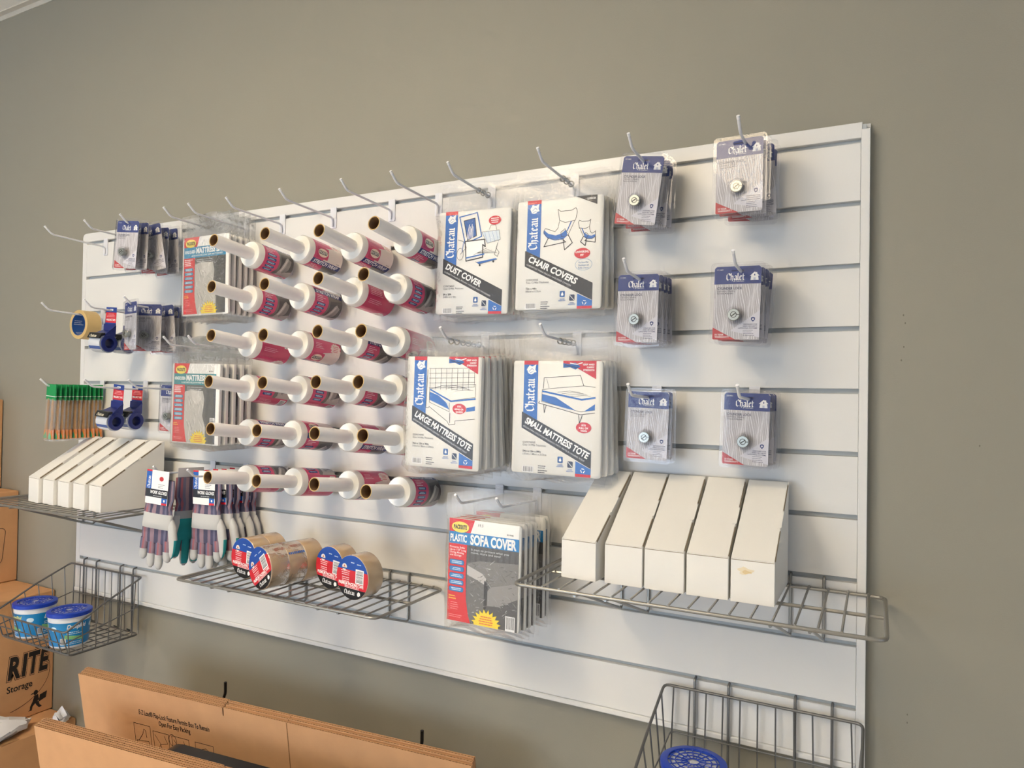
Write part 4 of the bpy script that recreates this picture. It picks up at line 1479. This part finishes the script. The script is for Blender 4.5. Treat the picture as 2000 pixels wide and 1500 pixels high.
# ------------------------------------------------------------------ packing tape rolls on the middle shelf
def make_tape(labelled):
    """axis along y, front face at y=0 towards -y, origin at the centre of the front face"""
    t = thing('packing_tape_roll', '', 'tape')
    RT, Wt = .0515, .0485
    MB().lathe([(.038, 0.0004), (RT - .0006, 0.0004), (RT, .001), (RT, Wt - .001), (RT - .0006, Wt), (.038, Wt)], 52).build('tape', mat('brown_packing_tape', (206, 178, 140), .20, noise=.10, nscale=26, coat=.4), t, 40)
    MB().lathe([(.0382, .0006), (.0366, .0006), (.0366, Wt - .0006), (.0382, Wt - .0006)], 40).build('core', kraft_core, t, 40)
    if labelled:
        d = MB().lathe([(RT - .0008, .0003), (RT - .0008, -.0002)], 52, cap1=True).build('label_disc', mat('white_card'), t)
        r = RT - .0009
        p = Pr()

        def chord(v0, v1, col, L):
            pts = []
            a0, a1 = math.asin(max(-1, min(1, v0 / r))), math.asin(max(-1, min(1, v1 / r)))
            for k in range(13):
                a = a0 + (a1 - a0) * k / 12
                pts.append((r * math.cos(a), r * math.sin(a)))
            for k in range(13):
                a = a1 + (a0 - a1) * k / 12
                pts.append((-r * math.cos(a), r * math.sin(a)))
            p.poly(pts, col, L)
        chord(.016, r, (24, 78, 168), 1)
        chord(-.026, .016, (212, 36, 52), 1)
        chord(-r, -.026, (22, 22, 26), 1)
        p.ell(-.026, .021, .0078, .0078, (232, 226, 220), 2)
        p.rect(-.0335, .0165, -.0185, .0195, (40, 80, 150), 3)
        p.poly([(-.029, .021), (-.026, .027), (-.023, .021)], (214, 110, 70), 3)
        p.greek(-.006, .033, .016, 1, .0022, .003, (206, 220, 240), 2, 3)
        p.greek(.014, .031, .014, 1, .0022, .003, (206, 220, 240), 2, 6)
        p.greek(-.022, .0115, .036, 3, .0018, .0044, (250, 214, 214), 2, 11, True)
        p.greek(-.021, -.0035, .032, 3, .0018, .0044, (250, 214, 214), 2, 13, True)
        p.barcode(.0105, -.0115, .026, .033, 3, 5, True)
        p.text('PREMIUM PACKING TAPE', -.003, -.0195, .0066, WHITE, 2, bold=.035, width=.080, center=True)
        p.greek(0, -.0225, .066, 1, .0016, .003, (250, 220, 220), 2, 8, True)
        p.greek(0, -.0255, .058, 1, .0016, .003, (250, 220, 220), 2, 9, True)
        p.black('Chateau', -.024, -.0395, .0100, WHITE, 2, nib=.13)
        p.ell(.022, -.0355, .0042, .0048, WHITE, 2, 12)
        p.poly([(.018, -.036), (.021, -.0295), (.027, -.031), (.028, -.038)], WHITE, 2)
        p.build('label_print', d, lambda u, v, o: Vector((u, -.0003 - o, v)), ink('tape_label_print', .3, .3))
    return t


tp1, tp0 = Kind(make_tape(True)), Kind(make_tape(False))
SZ = SH_M[2] + .0003 + .0516
TG = 'packing tape rolls on the wire shelf'


def tape_row(x, y, yaw, roll_, labels):
    ax = Vector((-math.sin(R(yaw)), math.cos(R(yaw)), 0))
    for k, lb in enumerate(labels):
        q = Vector((x, y, SZ)) + ax * (.0492 * k)
        (tp1 if k == 0 else tp0).put(q, (0, R(roll_), R(yaw)), lb, TG)


tape_row(1.004, -.198, -6, 3, ['packing tape roll, leftmost label on the shelf, upright print', 'plain brown tape roll behind the leftmost label'])
tape_row(1.116, -.250, -13, -36, ['packing tape roll with its label turned askew, front of a shrink wrapped three', 'middle brown roll of the shrink wrapped three', 'rear brown roll of the shrink wrapped three'])
tape_row(1.256, -.162, -8, 4, ['single packing tape roll standing behind the rightmost roll'])
tape_row(1.362, -.206, -6, 2, ['single packing tape roll, rightmost on the shelf, label full in view'])
# clear shrink sleeve around the three rolls
w = thing('shrink_sleeve', 'clear shrink wrap around the three askew tape rolls', 'shrink wrap', Vector((1.116, -.250, SZ)), (0, 0, R(-13)))
MB().lathe([(.0500, -.0014), (.0522, .001), (.0524, .048), (.0519, .0492), (.0524, .0504), (.0524, .0972), (.0519, .0984)], 44).build('film', clear('shrink_film', .05, .05, (.98, .98, .98), bump=.3, bscale=40, gain=0.5), w, 40)
p = Pr()
for k in range(9):
    p.rect(.052 + .005 * k, .030, .0552 + .005 * k, .036, (60, 110, 190), 1)
p.build('tear_strip', w, lambda u, v, o: Vector(((.0526 + o) * math.cos(v / .0526 + .05), u, (.0526 + o) * math.sin(v / .0526 + .05))), ink())

# ------------------------------------------------------------------ slanted white boxes
box_m = mat('white_carton', (236, 233, 226), 0.55, noise=0.02, nscale=25)
slit_m = mat('carton_slit', (140, 126, 104), 0.8)


def make_slant_box():
    """origin: front left bottom corner; depth along +y"""
    W, D, h0, h1 = .0745, .183, .075, .197
    t = thing('slanted_white_box', '', 'box')
    b = MB()
    e = .0008
    prof = [(0, 0), (D, 0), (D, h1), (D - .004, h1), (0, h0)]
    ins = [(e, e), (D - e, e), (D - e, h1 - e), (D - .004, h1 - e), (e, h0 - e * .6)]
    b.loft([[(0, y, z) for y, z in ins], [(e, y, z) for y, z in prof], [(W - e, y, z) for y, z in prof], [(W, y, z) for y, z in ins]])
    b.build('carton', box_m, t)
    s = (h1 - h0) / (D - .004)
    L = math.hypot(1, s)
    n = Vector((0, -s / L, 1 / L))
    lid = MB()
    for q in (.0004, .0016):
        pass
    P = lambda y, x, o: Vector((x, y, h0 + s * y)) + n * o
    lid.loft([[P(.0006, .0012, o), P(.0006, W - .0012, o), P(D - .006, W - .0012, o), P(D - .006, .0012, o)] for o in (.0001, .0014)])
    lid.build('lid', box_m, t)
    for y0, y1 in ((.112, .172), (.004, .066)):
        tb = MB()
        tb.loft([[P(y0, W - .0011, o), P(y0, W + .0003, o), P(y1, W + .0003, o), P(y1, W - .0011, o)] for o in (-.003, .0006)])
        tb.build('lid_slit', slit_m, t)
    tk = MB()
    tk.loft([[P(.070, W - .006, o), P(.072, W + .0012, o), P(.106, W + .0012, o), P(.112, W - .006, o)] for o in (.0014, .0020)])
    tk.build('tuck_tab', box_m, t)
    f = MB().box(.001, W - .001, -.0003, .0004, h0 - .0012, h0 - .0002)
    f.build('front_fold', slit_m, t)
    return t


sb = Kind(make_slant_box())
NB = ['leftmost', 'second from the left', 'middle', 'fourth from the left', 'rightmost']
for k, (x, yaw) in enumerate(((1.880, -4), (1.9705, 0), (2.0490, 0.3), (2.1280, 0), (2.2065, -0.6))):
    sb.put((x, -.196, SH_R[2] + .0005), (0, 0, R(yaw)), 'white slanted carton on the right shelf, %s of five%s' % (NB[k], ', with a tan stain' if k == 4 else ''), 'slanted cartons on the right shelf')
for k, (x, yaw) in enumerate(((.062, -9), (.1425, -9), (.2230, -9), (.3030, -9), (.3830, -9))):
    sb.put((x, -.205 - .002 * k, SH_L[2] + .0005), (0, 0, R(yaw)), 'white slanted carton on the left shelf, %s of five' % NB[k], 'slanted cartons on the left shelf')
last = [o for o in COL.objects if o.get('label', '').endswith('with a tan stain')][0]
p = Pr()
p.poly([(.026 + .013 * math.cos(a) * (1 + .3 * math.sin(5 * a)), .056 + .006 * math.sin(a) * (1 + .35 * math.cos(3 * a))) for a in [k * .393 for k in range(16)]], (232, 218, 186), 1)
p.poly([(.028 + .008 * math.cos(a), .054 + .003 * math.sin(a) * (1 + .4 * math.cos(3 * a))) for a in [k * .393 for k in range(16)]], (224, 200, 150), 2)
p.build('stain', last, lambda u, v, o: Vector((u, -.0003 - o, v)), ink())

# ------------------------------------------------------------------ moisture absorber tubs
def make_tub():
    t = thing('moisture_tub', '', 'tub')
    r0, r1, h = .051, .0580, .098
    rad = lambda z: r0 + (r1 - r0) * z / h
    MB().lathe([(r0 - .004, 0), (r0, .003), (rad(.095), .095), (r1, h)], 40, 'z', cap0=True).build('tub_body', mat('white_tub_plastic', (232, 234, 238), .35), t, 40)
    lid = MB().lathe([(r1 - .001, .094), (r1 + .003, .094), (r1 + .0032, .104), (r1, .106), (r1 - .010, .106), (r1 - .011, .1035)], 40, 'z', cap1=False).build('lid_rim', mat('blue_lid_plastic', (22, 62, 178), .35), t, 40)
    MB().lathe([(r1 - .009, .101), (.0005, .1012)], 40, 'z', cap1=True).build('white_liner', mat('white_liner', (226, 228, 232), .7, noise=.08, nscale=120), t)
    lat = MB()
    for k in range(16):
        a = 2 * math.pi * k / 16
        lat.tube([(.010 * math.cos(a), .010 * math.sin(a), .1045), ((r1 - .009) * math.cos(a), (r1 - .009) * math.sin(a), .1045)], .0012, 5)
    for r in (.011, .022, .033, .043):
        lat.tube([(r * math.cos(a), r * math.sin(a), .1045) for a in [2 * math.pi * j / 28 for j in range(28)]], .0012, 5, closed=True)
    lat.build('lid_grille', mat('blue_lid_plastic'), lid)
    p = Pr()
    C = 2 * math.pi * .0560
    p.rect(0, .008, C, .078, (24, 138, 206), 1)
    for k in range(3):
        o = C * k / 3
        p.poly([(o, .030), (o + .055, .022), (o + .055, .032), (o, .042)], (140, 206, 140), 2)
        p.text('DampRid', o + .006, .060, .012, (238, 236, 120) if k != 1 else WHITE, 3, bold=.03, shear=.2, width=.052)
        p.greek(o + .006, .048, .046, 2, .0022, .0052, (206, 232, 248), 3, k + 3)
        p.greek(o + .006, .018, .050, 2, .0020, .0050, (206, 232, 248), 3, k + 9)
        p.ell(o + .085, .060, .010, .007, (206, 232, 248), 2)
        p.barcode(o + .105, .012, .016, .020, 3, k + 2)
    cu = [k * .006 for k in range(80)]
    q = Pr()
    q.p = [([(b, a) for a, b in pts], c, L, k) for pts, c, L, k in p.p]      # cut along the circumference
    q.build('label', t, lambda u, v, o: Vector(((rad(u) + .0004 + o) * math.cos(v / .0560 - 2.6), (rad(u) + .0004 + o) * math.sin(v / .0560 - 2.6), u)), ink('label_film_print'), cuts=cu)
    return t


tub = Kind(make_tub())
BZ = G[9] - .005 - .205 + .0022
tub.put((.058, -.174, BZ), (0, 0, R(20)), 'blue and white moisture absorber tub, left one in the left basket', 'blue lidded tubs')
tub.put((.236, -.172, BZ), (0, 0, R(-15)), 'blue and white moisture absorber tub, right one in the left basket', 'blue lidded tubs')
tub.put((2.135, -.150, BZ), (0, 0, R(60)), 'blue lidded tub in the basket at the lower right', 'blue lidded tubs')

# ------------------------------------------------------------------ cardboard
kraft = mat('kraft_cardboard', (212, 162, 116), 0.75, noise=0.10, nscale=18, bump=0.1, bscale=260)
kraft_e = mat('kraft_cut_edge', (150, 108, 66), 0.85, noise=0.2, nscale=160)


def box_seams(t, x0, x1, y0, y1, z1):
    s = MB()
    s.box(x0 + .002, x1 - .002, (y0 + y1) / 2 - .0012, (y0 + y1) / 2 + .0012, z1 - .001, z1 + .0004)
    s.build('flap_seam', kraft_e, t)
    s = MB().box(x0 + .004, x1 - .0002, (y0 + y1) / 2 - .028, (y0 + y1) / 2 + .028, z1 + .0004, z1 + .0008)
    s.build('sealing_tape', mat('clear_brown_tape', (178, 138, 94), .3), t)


def carton(name, label, x0, x1, y0, y1, z0, z1, pr=None):
    t = thing(name, label, 'box', (x0, y1, z0))
    b = MB()
    e = .003
    L = lambda i, z: [(i, -(y1 - y0) + i, z), (x1 - x0 - i, -(y1 - y0) + i, z), (x1 - x0 - i, -i, z), (i, -i, z)]
    b.loft([L(e, 0), L(0, e), L(0, z1 - z0 - e), L(e, z1 - z0)])
    b.build('carton', kraft, t)
    box_seams(t, 0, x1 - x0, y0 - y1, 0, z1 - z0)
    if pr:                         # print on the side facing +x; u runs from the room towards the wall
        pr.build('side_print', t, lambda u, v, o: Vector((x1 - x0 + .0004 + o, u, v)), ink('carton_print', .8))
    return t


def border(p, L, H, top=True):
    p.line([(-L + .02, H - .035), (-.03, H - .035)], .0016, INKB, 1)


WB = WALL_Y - .004
K3 = (34, 28, 24)
pc = Pr()
for ch_, x_, st_ in (('R', -.128, .62), ('I', -.098, .70), ('T', -.069, .58), ('E', -.033, .58)):
    for bo_, l_, c_ in ((.085, 1, K3), (.066, 2, (212, 162, 116)), (.040, 3, K3)):
        pc.text(ch_, x_, .150, .070, c_, l_, bold=bo_, shear=.10, stretch=st_, center=True)
pc.text('Storage', -.150, .104, .022, K3, 3, bold=.014, width=.082)
pts = [(-.165 + .155 * math.cos(R(a)), .150 + .115 * math.sin(R(a))) for a in range(-80, 50, 8)]
pc.line(pts, .0016, K3, 1)
mx, my = -.052, .018                                            # walking carrier pictogram
pc.ell(mx - .004, my + .058, .0075, .0085, K3, 1, 12)
pc.poly([(mx - .014, my + .060), (mx - .022, my + .055), (mx - .010, my + .055)], K3, 1)
pc.poly([(mx - .008, my + .048), (mx + .004, my + .050), (mx + .008, my + .030), (mx - .004, my + .022), (mx - .014, my + .030)], K3, 1)
pc.poly([(mx - .014, my + .030), (mx - .004, my + .022), (mx - .014, my + .012), (mx - .016, my), (mx - .028, my), (mx - .022, my + .004), (mx - .022, my + .014)], K3, 1)
pc.poly([(mx - .006, my + .024), (mx + .006, my + .026), (mx + .010, my + .012), (mx + .018, my + .004), (mx + .008, my + .002), (mx, my + .012)], K3, 1)
pc.poly([(mx + .006, my + .022), (mx + .030, my + .030), (mx + .034, my + .052), (mx + .010, my + .046)], K3, 1)
carton('moving_carton', 'printed brown moving carton with large letters, below the left wire shelf', -.68, -.170, -.46, WB, .3545, .776, pc)
carton('moving_carton', 'lowest brown carton on the floor at the left, under the printed one', -.62, -.030, -.40, WB, .001, .353)
pb = Pr()
pb.line(fillet([(-.20, .05, 0), (-.055, .05, 0), (-.055, .18, 0), (-.20, .18, 0)], .02, 4)[0:] and [(q.x, q.y) for q in fillet([(-.20, .07, 0), (-.052, .07, 0), (-.040, .20, 0), (-.20, .20, 0)], .02, 4)], .0018, K3, 1)
carton('moving_carton', 'middle brown carton of the left stack, behind the left wire shelf', -.80, -.410, -.36, WB, .7775, 1.110, pb)
carton('moving_carton', 'topmost brown carton of the stack at the left edge', -.90, -.530, -.34, WB, 1.1115, 1.447)

# white crumpled bag on the lowest carton
bg = thing('plastic_bag', 'crumpled white and purple plastic bag on the lowest carton', 'bag', (-.094, -.22, .3545))
rnd = random.Random(21)


def crumple(cx, cy, sx, sy, sz, n=22, m=10, j=.24):
    m_ = MB()
    lo = []
    for k in range(m):
        f = k / (m - 1)
        r = max(.06, math.sin(math.pi * (.16 + .82 * f)) ** .7)
        lo.append([(cx + sx * r * math.cos(a) * (1 + rnd.uniform(-j, j) * .5), cy + sy * r * math.sin(a) * (1 + rnd.uniform(-j, j) * .5),
                    max(.0006, sz * f * (1 + rnd.uniform(-j, j)) + (.006 * math.sin(3 * a) if 0 < k else 0))) for a in [2 * math.pi * q / n for q in range(n)]])
    return m_.loft(lo)


bag_w = mat('bag_white_film', (234, 234, 240), .35, noise=.05)
crumple(0, 0, .056, .125, .055).build('white_side', bag_w, bg, 35)
crumple(.004, -.150, .054, .050, .045).build('purple_side', mat('bag_purple_film', (44, 30, 82), .35, noise=.05), bg, 35)
crumple(.066, .186, .020, .028, .040, 12, 7, .34).build('loose_corner', bag_w, bg, 35)


def make_flat_box(L, H, split, pr=None):
    """folded flat corrugated box standing on its long edge: two walls, each with flaps and fluting; origin front left bottom"""
    t = thing('flat_moving_box', '', 'flat box')
    T = .0042
    for w in range(2):
        y0 = w * (T + .0012)
        for a, b, dz in ((0, split - .002, 0), (split + .002, L, -.002 if w else .001)):
            fl = MB()
            a2, b2 = (a, split) if a == 0 else (split, b)
            for q0, q1 in ((y0, y0 + .0006), (y0 + T - .0006, y0 + T)):       # wall, then the flap above the slot
                fl.box(a2, b2, q0, q1, 0, H - .022)
                fl.box(a, b, q0, q1, H - .022, H + dz)
            ob = fl.build('liner', kraft, t)
            if pr and w == 0 and a == 0:
                pr.build('wall_print', ob, lambda u, v, o: Vector((u, -.0003 - o, v)), ink('carton_print'))
            n = int((b - a) / .0040)
            z = MB()
            top = [(a + (b - a) * k / n, y0 + (.0007 if k % 2 else T - .0007)) for k in range(n + 1)]
            for p_, q_ in zip(top, top[1:]):
                z.face([(p_[0], p_[1], H + dz - .02), (q_[0], q_[1], H + dz - .02), (q_[0], q_[1], H + dz - .0004), (p_[0], p_[1], H + dz - .0004)])
            z = z.build('fluting', kraft_e, ob)
            z['kind'] = 'stuff'
    cz = MB().box(split + .20, split + .2022, -.0006, .0004, 0, H)
    cz.build('fold_crease', kraft_e, t)
    return t


pe = Pr()
pe.text('E-Z Load® Flap-Lock Feature Permits Box To Remain', .225, .632, .0135, K3, 1, bold=.015, width=.250)
pe.text('Open For Easy Packing', .295, .612, .0135, K3, 1, bold=.015, width=.112)
for k, (u, wd, hh) in enumerate(((.200, .060, .088), (.270, .056, .072), (.338, .060, .072), (.420, .062, .066))):
    v = .602 - (.010 if k else 0)
    pe.line([(u, v), (u + wd, v), (u + wd, v - hh), (u, v - hh)], .0014, K3, 1, True)
    if k == 0:
        pe.line([(u + .006, v - .05), (u + .050, v - .046), (u + .054, v - .07), (u + .008, v - .075), (u + .006, v - .05)], .0013, K3, 1)
        pe.line([(u + .014, v - .048), (u + .030, v - .028), (u + .036, v - .012), (u + .042, v - .016), (u + .044, v - .036)], .0015, K3, 1)
    elif k == 3:
        pe.line([(u + .012, v - .020), (u + .036, v - .012), (u + .052, v - .022), (u + .028, v - .031)], .0013, K3, 1, True)
        pe.line([(u + .012, v - .020), (u + .012, v - .050), (u + .028, v - .062), (u + .052, v - .052), (u + .052, v - .022)], .0013, K3, 1)
        pe.line([(u + .028, v - .031), (u + .028, v - .062)], .0013, K3, 1)
    else:
        pe.line([(u + .006, v - .010), (u + .024, v - .034), (u + .050, v - .028), (u + .040, v - .008)], .0013, K3, 1)
        pe.line([(u + .010, v - .060), (u + .024, v - .034), (u + .030, v - .064)], .0013, K3, 1)
        pe.line([(u + .034, v - .050), (u + .050, v - .060)], .0013, K3, 1)
pe.ring(.340, .579, .013, .017, .0013, K3, 2, 16)
pe.greek(.200, .506, .060, 4, .0022, .0052, K3, 1, 3)
tilt = R(9)
k_rear = make_flat_box(1.226, .709, .528, pe)
k_rear2 = Kind(make_flat_box(1.226, .709, .528))
k_front = Kind(make_flat_box(1.22, .648, .60))


def put_flat(o, A, ang, lb, off, H, group):
    # A: top left corner of the front face; the box leans with its top towards the room
    o.rotation_mode = 'XYZ'
    o.rotation_euler = (tilt, 0, ang)
    n = Matrix.Rotation(ang, 4, 'Z') @ Matrix.Rotation(tilt, 4, 'X')
    up = n @ Vector((0, 0, 1))
    bk = n @ Vector((0, 1, 0))
    o.location = Vector(A) - up * H + bk * off
    o['label'] = lb
    o['group'] = group


put_flat(k_rear, (.439, -.267, .692), R(5.0), 'flat brown moving box with printed packing instructions, front of the rear row', 0, .709, 'flat boxes in the rear row')
for i in range(2):
    o = k_rear2.put((0, 0, 0), (0, 0, 0), '')
    put_flat(o, (.439 - .003 * (i + 1), -.267, .692 + .001 * (i + 1)), R(5.0), ['flat brown moving box, middle of the rear row', 'flat brown moving box, rearmost of the rear row'][i], .0115 * (i + 1), .709, 'flat boxes in the rear row')
for i in range(3):
    o = k_front.put((0, 0, 0), (0, 0, 0), '')
    put_flat(o, (.527 - .003 * i, -.432, .633 + .001 * i), R(5.6), ['flat brown moving box, nearest of the front row', 'flat brown moving box, middle of the front row', 'flat brown moving box, rearmost of the front row'][i], .0115 * i, .648, 'flat boxes in the front row')

# black rack between the flat boxes
t = thing('box_rack', 'black rack rail with a rounded end between the two rows of flat boxes', 'rack', (.850, -.222, .001), (tilt, 0, R(5)))
b = MB()
lo = lambda i, y: [(x + .40, y, z + .525) for x, z in rr(.80 - 2 * i, .20 - 2 * i, .06, 6)]
b.loft([lo(.006, -.022), lo(0, -.017), lo(0, .017), lo(.006, .022)])
b.build('rail', mat('black_rack_plastic', (18, 18, 20), .28), t, 30)
for x in (.12, .68):
    MB().box(x - .02, x + .02, -.02, .02, .002, .45).build('post', blk_pl, t)
for x, lb in ((.793, 'black wall hook above the left part of the rear flat boxes'), (1.462, 'black wall hook above the right part of the rear flat boxes')):
    t = thing('wall_hook', lb, 'hook', (x, WALL_Y, .60), group='black wall hooks')
    MB().box(-.012, .012, -.003, -.0002, -.16, -.08).build('plate', blk_pl, t)
    zz = .0 if x < 1 else .018
    MB().tube(fillet([(0, -.002, -.12), (0, -.084, -.12), (0, -.090, .026 + zz), (0.009, -.092, .040 + zz), (0.010, -.094, .072 + zz)], .010, 4), .0042, 8).build('prong', blk_pl, t, 50)
